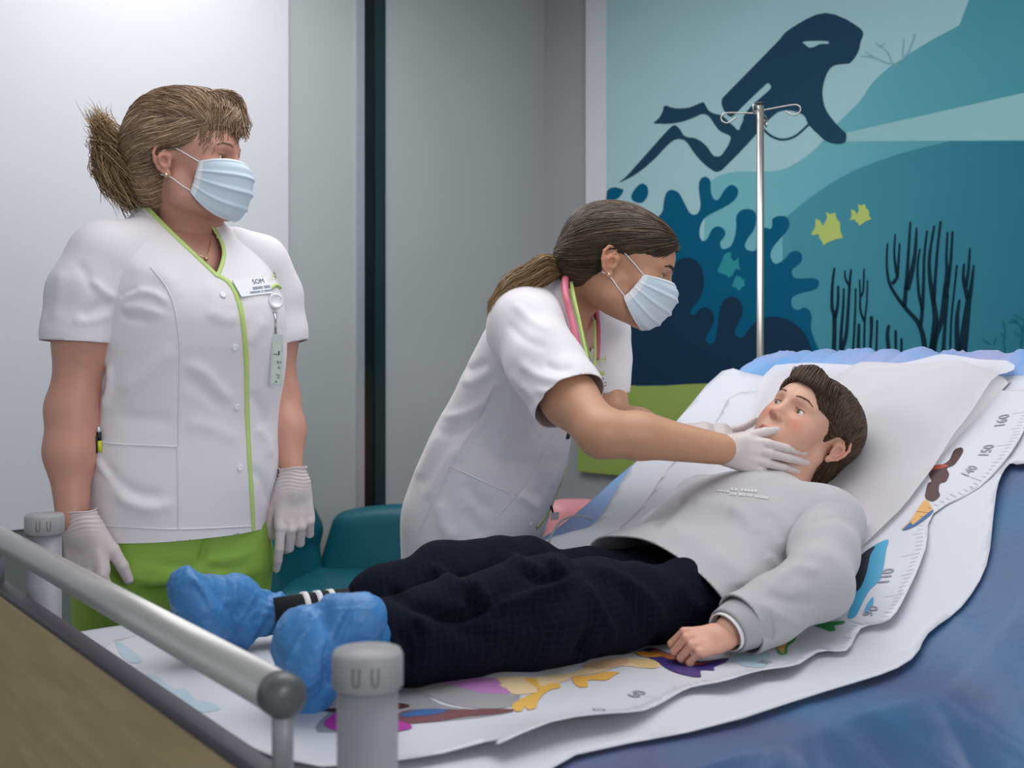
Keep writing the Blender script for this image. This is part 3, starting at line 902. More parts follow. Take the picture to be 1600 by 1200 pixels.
# lower paper
low = [toz(*p, .012) for p in [(1052, 670), (1128, 584), (1165, 588), (1260, 592), (1480, 600), (1640, 600)]]
low += [(1.36, -.56), (1.2, -.59)]
edge_low = [(1600, 733), (1577, 737), (1560, 766), (1552, 812), (1541, 887), (1502, 955), (1450, 996), (1424, 1041), (1337, 1079), (1161, 1131), (900, 1185)]
low2 = [toz(*p, .012) for p in edge_low]
LOWP = [toz(985, 737, .012), toz(1052, 672, .012), toz(1128, 584, .012), toz(1200, 590, .012), toz(1480, 596, .012), toz(1640, 600, .012), toz(1680, 700, .012)] + low2 + \
       [(.15, -.475), (.0, -.46), (-.015, -.2), (-.015, .1), (-.01, .40), (.04, .455), (.2, .455), (.42, .44), toz(700, 915, .012), toz(800, 880, .012), toz(845, 862, .012), toz(905, 850, .012), toz(945, 800, .012)]
def lowfn(X, s, t):
    X = X.copy(); X[:, 2] += .004 * (1 + wav(s, t, 21, .3)) * np.clip((s - .1) / .3, 0, 1)
    # soft bulges by the far edge
    X[:, 2] += .030 * np.exp(-((s - .74) / .05) ** 2 - ((t - .33) / .10) ** 2) + .030 * np.exp(-((s - .90) / .06) ** 2 - ((t - .32) / .12) ** 2)
    # curl of the near edge
    e = np.clip((-t - .40) / .16, 0, 1)
    X[:, 2] += .03 * e * e * np.clip((s - .4) / .3, 0, 1)
    return X
sheet('paper_sheet', LOWP, .012, MATS['lower_paper'], 'large plain white paper sheet laid over the blue bed sheet', 'paper', step=.022, fn=lowfn)
# foot-end printed band
band = [toz(*p, .02) for p in [(205, 1062), (235, 1060), (262, 1085), (300, 1108), (345, 1112), (300, 1118), (262, 1113), (225, 1088)]]

# upper poster with ruler
edge_up = [(1600, 615), (1530, 617), (1500, 650)]
UPP = [toz(1155, 617, .018), toz(1300, 617, .018), toz(1450, 616, .018), toz(1600, 615, .018), toz(1628, 618, .018), toz(1610, 660, .018), toz(1580, 720, .018), toz(1530, 770, .018), toz(1458, 806, .018), toz(1446, 865, .018), toz(1416, 940, .018),
       toz(1390, 985, .018), toz(1345, 988, .018), toz(1322, 1024, .018), toz(1277, 1028, .018), toz(1235, 1060, .018), toz(1191, 1064, .018), toz(1142, 1084, .018), toz(1080, 1083, .018), toz(1040, 1100, .018), toz(985, 1131, .018), toz(900, 1150, .018), toz(780, 1190, .018), (.22, -.35),
       (.06, -.30), (.01, -.1), (.015, .15), (.05, .33), (.3, .34), (.5, .34), (.66, .34), toz(850, 850, .018), toz(930, 850, .018), toz(1000, 800, .018), toz(1050, 730, .018), toz(1117, 665, .018)]
def upfn(X, s, t):
    X = X.copy(); X[:, 2] += .003 * (1 + wav(s, t, 33, .22))
    X[:, 2] += .026 * np.exp(-((s - .70) / .05) ** 2 - ((t - .26) / .10) ** 2)
    e = np.clip((-t - .28) / .12, 0, 1)
    X[:, 2] += .022 * e * e * (1.1 + .6 * np.sin(s * 21 + 1))
    return X
poster, PX, PF = sheet('height_chart', UPP, .019, MATS['poster_paper'], 'white height chart with a printed ruler and cartoon colours, under the boy', 'poster', step=.016, fn=upfn)
ptree = bvh(PX, np.array(PF))
def decal(mb, pts, color, off=.0012, sm=4, step=.012):
    """flat printed colour on the chart, outline given as seen in the frame"""
    off = .0004 + (off - .0012) * .4
    P2 = catmull(pts, sm, True) if sm > 1 else pts
    # refine
    A = np.array(P2, float); w = max(A[:, 0].max() - A[:, 0].min(), A[:, 1].max() - A[:, 1].min())
    V2, F2 = fillpoly(P2, max(6.0, w / 14))
    H = [onto(ptree, x, y, off) for (x, y) in V2]
    ok = [h is not None for h in H]
    V3 = [tuple(h[0]) if h else (0, 0, 0) for h in H]
    F3 = [f for f in F2 if all(ok[i] for i in f)]
    F3 = [f if (Vector(V3[f[1]]) - Vector(V3[f[0]])).cross(Vector(V3[f[2]]) - Vector(V3[f[0]])).z > 0 else tuple(reversed(f)) for f in F3]
    mb.add(V3, F3, 0, lin(color))
art = MB()
q6 = lambda l: [(600 + x * .34375, 1000 + y * .344) for x, y in l]
q8 = lambda l: [(1000 + x * .375, 700 + y * .375) for x, y in l]
decal(art, q6([(-300, 420), (-200, 300), (0, 270), (100, 215), (150, 212), (250, 290), (400, 315), (560, 318), (580, 330), (450, 352), (300, 368), (100, 385)]), '#8e9094', .0012)
decal(art, q6([(140, 212), (300, 180), (480, 176), (540, 215), (580, 250), (620, 255), (585, 300), (480, 314), (330, 300), (220, 262)]), '#9a989d', .0016)
decal(art, q6([(240, 190), (330, 176), (490, 174), (540, 205), (572, 245), (520, 245), (430, 240), (330, 212)]), '#b77fb8', .002)
decal(art, q6([(490, 178), (600, 168), (680, 172), (760, 160), (860, 150), (930, 120), (1050, 88), (1110, 82), (1180, 100), (1240, 95), (1250, 125), (1180, 130), (1080, 120), (980, 150), (880, 165), (820, 190), (740, 210), (700, 215), (690, 240), (600, 250), (560, 228)]), '#e3c9a0', .002)
decal(art, q6([(905, 118), (1000, 90), (1090, 85), (1120, 100), (1060, 125), (980, 135)]), '#d2ae8b', .0024)
decal(art, q6([(640, 178), (690, 180), (715, 215), (760, 200), (795, 200), (800, 218), (760, 228), (730, 245), (700, 280), (690, 310), (655, 320), (640, 305), (625, 325), (595, 325), (582, 300), (620, 272), (690, 240), (700, 225), (660, 195)]), '#dfb154', .0026)
decal(art, q6([(862, 168), (930, 165), (1010, 148), (1070, 150), (1050, 160), (1010, 185), (930, 185), (925, 215), (885, 215), (862, 195)]), '#dfac52', .0026)
decal(art, q6([(75, 330), (200, 315), (330, 318), (560, 315), (582, 326), (500, 340), (360, 352), (240, 372), (80, 380)]), '#6e3b41', .0022)
decal(art, q6([(90, 335), (180, 318), (290, 320), (240, 340), (150, 350), (80, 352)]), '#2b5a94', .003)
decal(art, [(508, 1135), (520, 1118), (545, 1112), (625, 1128), (640, 1140), (560, 1150)], '#b0269b', .003)
decal(art, [(478, 1108), (520, 1108), (600, 1098), (640, 1105), (560, 1116)], '#4a2420', .0026)
decal(art, q6([(1180, 45), (1230, 40), (1330, 75), (1440, 100), (1560, 85), (1550, 105), (1500, 125), (1500, 140), (1440, 140), (1440, 170), (1380, 165), (1300, 140), (1230, 95), (1150, 60)]), '#3d2f77', .0026)
decal(art, q6([(1250, 52), (1330, 82), (1430, 108), (1500, 98), (1420, 118), (1330, 100), (1260, 78), (1210, 52)]), '#b0663f', .0034)
decal(art, q6([(1145, 62), (1180, 55), (1260, 68), (1250, 80), (1180, 80)]), '#dd9a4a', .0034)
decal(art, q6([(1115, 95), (1180, 88), (1240, 100), (1235, 130), (1180, 125)]), '#d9bb85', .0026)
decal(art, q8([(1030, 382), (1025, 430), (1005, 540), (960, 590), (930, 640), (900, 700), (865, 708), (880, 650), (862, 600), (880, 520), (930, 440)]), '#3f9ac0', .0018)
decal(art, q8([(980, 410), (960, 450), (945, 520), (915, 590), (872, 600), (880, 530), (920, 450)]), '#101a2b', .0024)
decal(art, q8([(970, 622), (972, 650), (950, 685), (932, 690), (945, 655)]), '#4b9fd0', .0018)
decal(art, q8([(720, 738), (770, 728), (850, 722), (845, 735), (810, 742), (815, 760), (790, 765), (760, 752)]), '#2f8a4a', .0018)
decal(art, q8([(535, 822), (590, 785), (650, 775), (655, 785), (640, 810), (615, 830), (612, 858), (580, 860), (565, 830)]), '#3b9a4e', .0018)
decal(art, q8([(565, 825), (600, 800), (625, 800), (605, 830), (600, 855), (585, 850)]), '#d9a86a', .0024)
decal(art, q8([(365, 880), (460, 852), (540, 855), (520, 912), (440, 910), (400, 895)]), '#a9c3cf', .0014)
decal(art, q8([(1340, 0), (1345, 20), (1310, 70), (1280, 85), (1288, 110), (1275, 140), (1250, 150), (1245, 180), (1250, 200), (1225, 222), (1200, 218), (1188, 200), (1200, 150), (1215, 140), (1203, 110), (1202, 80), (1260, 70), (1290, 50), (1310, 10)]), '#3d1312', .0024)
decal(art, q8([(1210, 78), (1262, 70), (1285, 78), (1240, 90), (1212, 92)]), '#a8412b', .003)
decal(art, q8([(1200, 222), (1215, 250), (1215, 270), (1160, 310), (1090, 342), (1130, 300), (1180, 225)]), '#d7a25b', .0024)
decal(art, q8([(1215, 262), (1216, 275), (1150, 325), (1095, 345), (1130, 310), (1140, 320)]), '#2f5f9c', .003)
decal(art, [(225, 1055), (247, 1058), (272, 1077), (290, 1077), (306, 1094), (325, 1097), (344, 1108), (309, 1113), (275, 1092), (237, 1064)], '#afc3cf', .0012)
decal(art, [(180, 1000), (200, 1012), (222, 1032), (205, 1036), (188, 1022)], '#afc3cf', .0012)
decal(art, [(1290, 745), (1330, 730), (1365, 740), (1372, 775), (1340, 800), (1300, 790)], '#c9969c', .0012)
decal(art, [(1325, 755), (1345, 748), (1358, 760), (1345, 775), (1328, 770)], '#7d8aa0', .0018)
decal(art, [(1370, 690), (1420, 670), (1470, 660), (1500, 640), (1490, 600), (1440, 590), (1390, 630)], '#d8b4b0', .0012)
decal(art, [(1320, 800), (1400, 770), (1440, 730), (1400, 800), (1340, 850)], '#c9bfae', .0014)
mat('printed_ink', '#ffffff', 0.42, vcol=True, noise=(40, 0.04))
art.build('printed_art', MATS['printed_ink'], poster, col=True, smooth=True)
# ruler: fine marks along the near edge of the chart
rul = MB()
stedge = catmull([toz(x, y, .018) for x, y in [(985, 1131), (1040, 1100), (1080, 1083), (1142, 1084), (1191, 1064), (1235, 1060), (1277, 1028), (1322, 1024), (1345, 988), (1390, 985), (1416, 940), (1446, 865), (1458, 806), (1530, 770), (1580, 720), (1610, 660), (1624, 628), (1630, 618)]], 14)
arr = np.array(stedge); seg = np.linalg.norm(np.diff(arr, axis=0), axis=1); L = np.concatenate([[0], np.cumsum(seg)])
def stpt(l, inn):
    """point on the chart at distance l along its ruled edge, inn metres in from it"""
    x = np.interp(l, L, arr[:, 0]); y = np.interp(l, L, arr[:, 1])
    x2 = np.interp(l + .06, L, arr[:, 0]); y2 = np.interp(l + .06, L, arr[:, 1]); x1 = np.interp(l - .06, L, arr[:, 0]); y1 = np.interp(l - .06, L, arr[:, 1])
    nx, ny = -(y2 - y1), (x2 - x1); m_ = math.hypot(nx, ny) + 1e-9
    s_, t_ = x + nx / m_ * inn, y + ny / m_ * inn
    h = ptree.ray_cast(B(s_, t_, 2.0), Vector((0, 0, -1)))
    if h[0] is None: return None
    n_ = h[1] if h[1].z > 0 else -h[1]
    return h[0] + n_ * .0012
for k, l in enumerate(np.arange(.004, L[-1] - .01, .0088)):
    ln = .026 if k % 10 == 0 else (.016 if k % 5 == 0 else .010)
    q0, q1 = stpt(l, .006), stpt(l, .006 + ln)
    if q0 and q1 and (q1 - q0).length < .05:
        sd = (q1 - q0).cross(Vector((0, 0, 1))).normalized() * .00045
        rul.add([q0 - sd, q0 + sd, q1 + sd, q1 - sd], [(0, 1, 2, 3)])
mat('ruler_ink', '#8f8f9e', 0.5, noise=(40, 0.03))
rul.build('ruler_marks', MATS['ruler_ink'], poster, smooth=False)
def lat(px, py):
    q = np.array(toz(px, py, .03)); return L[np.argmin(np.linalg.norm(arr - q, axis=1))]
for txt, x, y in [('50', 985, 1125), ('60', 1055, 1085), ('70', 1255, 1045), ('90', 1400, 965), ('110', 1447, 890), ('140', 1560, 745), ('150', 1590, 700), ('160', 1610, 650)]:
    l0 = lat(x, y); V2, F2 = textmesh(txt, 1.0, .012); V3 = [stpt(l0 + .002 + u * .023, .043 + v * .024) for (u, v) in V2]
    if all(V3):
        F2 = [f if (V3[f[1]] - V3[f[0]]).cross(V3[f[2]] - V3[f[0]]).z > 0 else tuple(reversed(f)) for f in F2]
        MB().add(V3, F2).build('ruler_number', MATS['ruler_ink'], poster, smooth=False)

# pillow and tissue over the raised head end
pc = toz(1385, 650, .03)
def pil(s, t): return np.exp(-(np.clip(np.abs(s - pc[0]) - .06, 0, None) / .05) ** 2 - (np.clip(np.abs(t - pc[1]) - .10, 0, None) / .07) ** 2)
mat('pillow_white', '#d4d3d6', 0.7, noise=(8, 0.02))
SP, TP = np.meshgrid(np.linspace(-1, 1, 26), np.linspace(-1, 1, 36), indexing='ij')
rr = (1 - np.abs(SP) ** 3) ** .5 * (1 - np.abs(TP) ** 4) ** .5
ps = pc[0] + SP * .12; pt = pc[1] + TP * .17
base = hz(ps, pt) + .021
up = base + rr * .050
Xp = lambda s, t, z: np.stack([(O_.x + U_.x * s + W_.x * t).ravel(), (O_.y + U_.y * s + W_.y * t).ravel(), z.ravel()], 1)
Vp = np.concatenate([Xp(ps, pt, up), Xp(ps, pt, base)])
n1, n2 = ps.shape; i, j = np.meshgrid(np.arange(n1 - 1), np.arange(n2 - 1), indexing='ij'); a = (i * n2 + j).ravel()
Fp = np.concatenate([np.stack([a, a + n2, a + n2 + 1, a + 1], 1), np.stack([a, a + 1, a + n2 + 1, a + n2], 1) + n1 * n2])
tag(obj('pillow', Vp, Fp, MATS['pillow_white']), 'flat white pillow under the tissue cover beside the boy\'s head', 'pillow')
TIS = [toz(*p, .03) for p in [(1210, 569), (1300, 571), (1395, 574), (1440, 566), (1475, 556), (1530, 560), (1586, 572)]] + \
      [toz(*p, .024) for p in [(1560, 610), (1520, 665), (1475, 720), (1420, 790), (1372, 840), (1325, 880), (1290, 905), (1240, 850), (1180, 800), (1150, 760), (1160, 700), (1178, 640)]]
def tisfn(X, s, t):
    X = X.copy(); X[:, 2] += .052 * pil(s, t) + .003 * (1 + wav(s, t, 55, .18))
    r = np.random.default_rng(3)
    X[:, 2] += .004 * np.abs(np.sin(28 * (s * .8 + t * .6) + 2 * wav(s, t, 8, .3)))
    return X
sheet('tissue_cover', TIS, .025, MATS['tissue'], 'thin white tissue paper spread under the boy\'s head over the pillow', 'tissue paper', step=.016, fn=tisfn, thick=0)
# ------------------------------------------------------------------ drip stand
mat('steel', '#b9b4b0', 0.28, metal=0.9, noise=(40, 0.03))
mat('black_plastic', '#1b1c1e', 0.4, noise=(40, 0.03))
px0 = P(1188, 560, 2.95)
ds = empty('drip_stand', (px0.x, px0.y, 0), 'slim steel drip stand with four hooks behind the bed head', 'drip stand')
zt_ = CZ + (HOR - 162) / F * 2.95
MB().tube([(px0.x, px0.y, .08), (px0.x, px0.y, zt_)], .0092, 24).build('pole', MATS['steel'], ds)
MB().lathe([(.0096, zt_ - .004), (.0096, zt_ + .003), (.004, zt_ + .004)], (px0.x, px0.y, 0), 24).build('cap', MATS['black_plastic'], ds)
MB().lathe([(.02, .06), (.02, .12), (.013, .13)], (px0.x, px0.y, 0), 20).build('collar', MATS['black_plastic'], ds)
for k in range(5):
    a = k * 2 * math.pi / 5 + .3
    MB().tube([(px0.x, px0.y, .09), (px0.x + .26 * math.cos(a), px0.y + .26 * math.sin(a), .05), (px0.x + .27 * math.cos(a), px0.y + .27 * math.sin(a), .0)], [.012, .01, .01], 10).build('leg', MATS['steel'], ds)
zh = zt_ - .022
for k, ang in enumerate((-22, 158, 68, 248)):
    a = math.radians(ang); dx, dy = math.cos(a), math.sin(a)
    sx, sy = -dy, dx
    pts = []
    for (r, z, w) in [(0, 0, 0), (.03, .003, 0), (.080, .008, 0), (.096, .006, 0), (.103, -.003, .0), (.099, -.013, .0), (.087, -.018, .0), (.074, -.013, .0), (.064, -.005, 0)]:
        pts.append((px0.x + dx * r * .98, px0.y + dy * r * .98, zh + z + (0.004 if k in (0,) else -.003)))
    MB().tube(catmull(pts, 4), .0021, 8).build('hook', MATS['steel'], ds)

# ------------------------------------------------------------------ people: shared builders
def norm(a): a = np.array(a, float); return a / np.linalg.norm(a)
def frame(f, u):
    """columns: right, forward, up"""
    f = norm(f); u = np.array(u, float); u = norm(u - f * (u @ f)); r = np.cross(f, u)
    return np.stack([r, f, u], 1)
def bbox(pts, m):
    A = np.array([tuple(p) for p in pts]); return tuple(A.min(0) - m), tuple(A.max(0) + m)
class Loc:
    def __init__(s, M, o, k=1.0): s.M = np.array(M, float); s.o = np.array(o, float); s.k = k
    def __call__(s, V): return (np.asarray(V, float) * s.k) @ s.M.T + s.o
    def flip(s): return np.linalg.det(s.M) < 0
def head_local(V_ear, M, k):
    """origin so that the near ear centre lands on V_ear"""
    e = np.array((.079, -.018, -.006)) * k
    return np.array(V_ear) - M @ e

def head_vol(kind, neck, nr, h=.0022):
    """kind: 'woman' or 'boy'; neck: list of local points"""
    boy = kind == 'boy'
    v = Vol((-.11, -.135, -.20), (.11, .135, .135), h)
    v.ell((0, -.016, .030 if boy else .036), (.077, .098, .076 if boy else .084), .02)
    v.ell((0, .034, .026 if boy else .032), (.063, .056, .052 if boy else .058), .03)
    v.ell((0, .028, -.032), (.058, .056, .070), .03)
    ck = .026 if boy else .021
    for s in (-1, 1):
        v.ell((s * .042, .050, -.024), (ck, .022, ck), .022)
        v.cap((s * .056, -.008, -.040), (s * .050, -.004, -.066), .016, .015, .02)
        v.cap((s * .050, -.004, -.068), (s * .016, .058, -.094 if boy else -.099), .015, .014, .022)
        if boy: v.ell((s * .040, .042, -.050), (.022, .024, .026), .02)
    v.ell((0, .064, -.092 if boy else -.097), (.019, .016, .015), .014)
    v.ell((0, .02, -.070), (.045, .050, .032), .03)
    v.ell((0, .073, -.061), (.026, .016, .021), .014)
    v.cap((0, .081, .008), (0, .096 if boy else .104, -.026), .0070, .0085 if boy else .0098, .013)
    v.ell((0, .0995 if boy else .106, -.0275 if boy else -.029), (.0085, .0085, .0075) if boy else (.0100, .0095, .0085), .006)
    for s in (-1, 1):
        v.ell((s * (.0098 if boy else .0115), .091 if boy else .094, -.0325), (.0062, .0085, .0058) if boy else (.0072, .0098, .0068), .006)
        v.cap((s * .014, .083, .020), (s * .046, .068, .019), .0075, .006, .014)
        v.ell((s * .032, .093, -.001), (.018, .014, .0125), .012, 's')
        v.ell((s * .0325, .0665, -.0005), (.0148, .0142, .0138), .004)
        v.ell((s * .0325, .0835, -.001), (.0128, .013, .0048 if boy else .0040), .0015, 's')
        v.ell((s * .0052, .097 if boy else .101, -.0385 if boy else -.0395), (.0034, .0062, .0042), .003, 's')
    # lips
    v.chain([(-.0215, .080, -.0655), (-.008, .0885, -.0615), (0, .0885, -.0625), (.008, .0885, -.0615), (.0215, .080, -.0655)], [.0022, .0042, .0038, .0042, .0022], .004)
    v.chain([(-.0195, .080, -.0675), (0, .0875, -.0715), (.0195, .080, -.0675)], [.0025, .0050, .0025], .004)
    v.chain([(-.024, .081, -.0665), (-.01, .0925, -.0665), (0, .0945, -.0672), (.01, .0925, -.0665), (.024, .081, -.0665)], [.0009, .0012, .0013, .0012, .0009], .0015, 's')
    v.ell((0, .092, -.052), (.0025, .004, .007), .003, 's')
    # ears
    for s in (-1, 1):
        def E(y, z, x=None):
            x = .0735 + max(0, (.012 - y)) * .50 if x is None else x
            return (s * x, y - .018, z - .006)
        v.chain([E(.006, .010), E(-.006, .004), E(-.004, -.010)], [.008, .009, .007], .006)
        v.ell(E(-.004, .004, .079), (.0035, .0155, .024), .004)
        v.chain([E(.010, .004), E(.013, .016), E(.009, .027), E(-.002, .033), E(-.013, .029), E(-.019, .017), E(-.018, .001), E(-.013, -.013), E(-.005, -.022)], [.0028, .0030, .0032, .0034, .0034, .0034, .0032, .003, .003], .0018)
        v.ell(E(.001, -.024), (.0045, .0075, .0085), .003)
        v.chain([E(.003, .022, .084), E(-.007, .013, .087), E(-.008, -.002, .087), E(-.001, -.013, .083)], [.002, .0026, .0028, .0025], .002)
        v.chain([E(.007, -.004, .080), E(.006, -.011, .079)], [.0035, .003], .003)
        v.ell(E(.001, .000, .090), (.0095, .0062, .0095), .002, 's')
        v.chain([E(.004, .026, .091), E(-.010, .021, .095), E(-.013, .004, .096), E(-.009, -.008, .094)], [.0022, .0028, .0028, .002], .002, 's')
    v.chain(neck, nr, .03)
    V, Fc = v.mesh(2)
    # colour zones of the skin
    return V, Fc
def skin_cols(V, base, lip, boy=False, brow=None, blush=None):
    C = np.tile(np.array(lin(base)), (len(V), 1))
    def blend(m, c):
        nonlocal C
        m = np.clip(m, 0, 1)[:, None]; C = C * (1 - m) + np.array(lin(c)) * m
    x, y, z = np.abs(V[:, 0]), V[:, 1], V[:, 2]
    if blush:
        blend(.55 * np.exp(-((x - .042) / .018) ** 2 - ((z + .028) / .018) ** 2) * (y > .02), blush)
        blend(.35 * np.exp(-((x) / .012) ** 2 - ((z + .032) / .012) ** 2) * (y > .09), blush)
        blend(.40 * np.clip((x - .080) / .010, 0, 1) * (y < .01) * (z > -.045), blush)
        blend(.4 * np.exp(-((x - .032) / .013) ** 2 - ((z + .002) / .008) ** 2) * (y > .05), blush)
    top = .0045 + .0035 * np.clip(1 - x / .022, 0, 1); bot = .0045 + .0045 * np.clip(1 - x / .022, 0, 1)
    dz = z + .0668
    m = (x < .0225) & (y > .076) & (dz < top * (1 - (x / .0235) ** 3)) & (dz > -bot * (1 - (x / .0235) ** 3) - .001)
    blend(m * .85, lip)
    if brow:
        by = .0225 + .0035 * np.clip((x - .014) / .02, 0, 1) - .006 * np.clip((x - .036) / .012, 0, 1)
        m = (x > .013) & (x < .052) & (np.abs(z - by) < (.0036 if not boy else .0022) * (1 - .5 * np.clip((x - .03) / .02, 0, 1))) & (y > .04)
        blend(m * .18, brow)
        m = (x > .0195) & (x < .0465) & (np.abs(z - .0044 - .0) < .0014) & (y > .06)
        blend(m * .7, brow)
    return C
def eyes(L, parent, iris, look=(0, 1, 0)):
    for s in (-1, 1):
        mb = MB(); c = np.array((s * .0325, .0668, -.0005)); R = .0122
        lk = norm(look)
        q = Vector((0, 0, 1)).rotation_difference(Vector(lk)).to_matrix()
        n = 24; prof = [(0, '#0a0a0c'), (.10, '#0a0a0c'), (.19, '#0b0b0d'), (.20, iris), (.34, iris), (.42, iris), (.47, '#2c2420'), (.50, '#ded9d6'), (.8, '#e2dcd8'), (1.2, '#dccfca'), (1.7, '#d8c8c2'), (2.4, '#d8c8c2'), (3.0, '#d8c8c2')]
        V = []; C = []; Fc = []
        for (a, cc) in prof:
            rr = R * (1 + (.035 * max(0, 1 - (a / .5) ** 2)))
            for k in range(n):
                t = 2 * math.pi * k / n
                p = q @ Vector((math.sin(a) * math.cos(t), math.sin(a) * math.sin(t), math.cos(a)))
                V.append(c + np.array(p) * rr); C.append(lin(cc))
        for i in range(len(prof) - 1):
            for k in range(n): Fc.append((i * n + k, i * n + (k + 1) % n, (i + 1) * n + (k + 1) % n, (i + 1) * n + k))
        W3 = L(np.array(V))
        if L.flip(): Fc = [tuple(reversed(f)) for f in Fc]
        mb.addc(W3, [tuple(reversed(f)) for f in Fc], C); mb.build('eye', MATS['eye'], parent, col=True)
mat('eye', '#ffffff', 0.08, vcol=True, coat=.5, noise=(200, 0.02))
mat('skin', '#ffffff', 0.48, vcol=True, sss=.12, noise=(60, 0.025), bump=(900, 0.12, 0.0006))
mat('mask_blue', '#c6d6e3', 0.8, noise=(300, 0.015), bump=(700, 0.15, 0.0005))
mat('mask_white', '#e4e8ec', 0.8, noise=(300, 0.01))
mat('earring', '#e8c9b8', 0.15, metal=.9, noise=(100, 0.02))

def strand_mesh(paths, cols, r0=.0016, n=3, taper=True, flat=1.0, rootw=.6):
    """many thin locks as one mesh; paths: list of (m,3) arrays with equal m"""
    Pp = np.array(paths); N, m, _ = Pp.shape
    T = np.gradient(Pp, axis=1); T /= np.linalg.norm(T, axis=2, keepdims=True) + 1e-12
    up = np.array((0.13, 0.31, 0.94)); A = np.cross(T, up); A /= np.linalg.norm(A, axis=2, keepdims=True) + 1e-12
    Bn = np.cross(A, T)
    f = np.linspace(0, 1, m)
    prof = np.minimum(1, rootw + f * 3) * np.clip((1 - f) / .25, 0, 1) ** .6 if taper else np.ones(m)
    prof = np.maximum(prof, .08)
    r = np.asarray(r0) if np.ndim(r0) else np.full(N, r0)
    R = r[:, None] * prof[None, :]
    V = np.zeros((N, m, n, 3))
    for k in range(n):
        a = 2 * math.pi * k / n
        V[:, :, k] = Pp + A * (math.cos(a) * R)[..., None] + Bn * (math.sin(a) * R * flat)[..., None]
    base = (np.arange(N) * m * n)[:, None, None]
    i = np.arange(m - 1)[None, :, None] * n; k = np.arange(n)[None, None, :]; k2 = (k + 1) % n
    F4 = np.stack([base + i + k, base + i + k2, base + i + n + k2, base + i + n + k], -1).reshape(-1, 4)
    cc = np.asarray(cols)
    if cc.ndim == 2: C = np.repeat(cc, m * n, axis=0)
    else: C = np.repeat(cc.reshape(N * m, 3), n, axis=0)
    return V.reshape(-1, 3), F4, C
mat('hair', '#ffffff', 0.42, vcol=True, noise=(150, 0.10), spec=.4)
def pal(names, n, seed=0, w=None):
    r = np.random.default_rng(seed); A = np.array([lin(c) for c in names])
    p = None if w is None else np.array(w) / sum(w)
    i = r.choice(len(A), n, p=p); j = r.choice(len(A), n, p=p); t = r.random(n)[:, None] * .5
    return A[i] * (1 - t) + A[j] * t
def sweep(starts, ends, c, rad, m=14, lift=(0, .006), seed=1, wob=.05, hump=0.0):
    """locks running over a rounded head from start directions to end directions"""
    r = np.random.default_rng(seed); out = []
    c = np.array(c); rad = np.array(rad)
    for a, b in zip(starts, ends):
        a = norm(a); b = norm(b); w = math.acos(np.clip(a @ b, -1, 1)) + 1e-6
        L_ = lift[0] + (lift[1] - lift[0]) * r.random()
        side = norm(np.cross(a, b) + 1e-6); ph = r.random() * 6; am = wob * (r.random() - .5)
        pts = []
        for t in np.linspace(0, 1, m):
            d = (math.sin((1 - t) * w) * a + math.sin(t * w) * b) / math.sin(w)
            d = norm(d + side * am * math.sin(math.pi * t) + side * .012 * math.sin(ph + t * 7) * math.sin(math.pi * t))
            pts.append(c + d * rad * (1 + hump * math.sin(math.pi * t)) + d * L_ * (.3 + .7 * math.sin(math.pi * min(1, t * 1.0 + .05))))
        out.append(np.array(pts))
    return out

_HY = [-1, -.6, -.35, -.15, 0, .3, .6, .9, 1]
_HZ = [-1, -.9, -.6, -.05, .12, .22, .38, .48, .5]
def scalp(n, seed, tree, c, rad, region=None):
    """random directions in which the hair cap is really there"""
    r = np.random.default_rng(seed); out = []; c = np.array(c); rad = np.array(rad)
    while len(out) < n:
        A = norm_rows(r.normal(size=(n, 3)))
        if region is not None: A = A[region(A)]
        for a in A:
            h = tree.ray_cast(Vector(c + a * .3), Vector(-a))
            if h[0] is not None and np.linalg.norm(np.array(h[0]) - c) > .91 * np.linalg.norm(a * rad): out.append(a)
            if len(out) >= n: break
    return np.array(out)
def flow(roots, target, frac, c, rad, m=10, lift=(0, .004), seed=1, wob=.06, tail=0.0, tree=None):
    """short locks growing from roots on the head and combed towards target(d)"""
    r = np.random.default_rng(seed); out = []; c = np.array(c); rad = np.array(rad)
    for a in roots:
        b = norm(target(a) + r.normal(size=3) * .05); w = math.acos(np.clip(a @ b, -1, 1)) + 1e-6
        fr_ = frac(a, r) if callable(frac) else min(1.0, (frac[0] + (frac[1] - frac[0]) * r.random()) / w)
        side = norm(np.cross(a, b) + 1e-6); am = wob * r.normal() * .5; L_ = lift[0] + (lift[1] - lift[0]) * r.random()
        pts = []
        for t in np.linspace(0, 1, m):
            q = t * fr_
            d = (math.sin((1 - q) * w) * a + math.sin(q * w) * b) / math.sin(w)
            d = norm(d + side * am * t * t)
            if tree is not None:
                h = tree.ray_cast(Vector(c + d * .3), Vector(-d))
                if h[0] is None or np.linalg.norm(np.array(h[0]) - c) < .88 * np.linalg.norm(d * rad):
                    base = None
                else: base = np.array(h[0])
            else: base = c + d * rad
            if base is None:
                base = (pts[-1] + (pts[-1] - pts[-2]) * .02) if len(pts) > 1 else c + d * rad * .97
                pts.append(base); continue
            pts.append(base + d * (.0006 + L_ * math.sin(math.pi * min(1, .15 + t * .85)) + tail * t * t))
        out.append(np.array(pts))
    return out
def norm_rows(A): return A / np.linalg.norm(A, axis=1, keepdims=True)
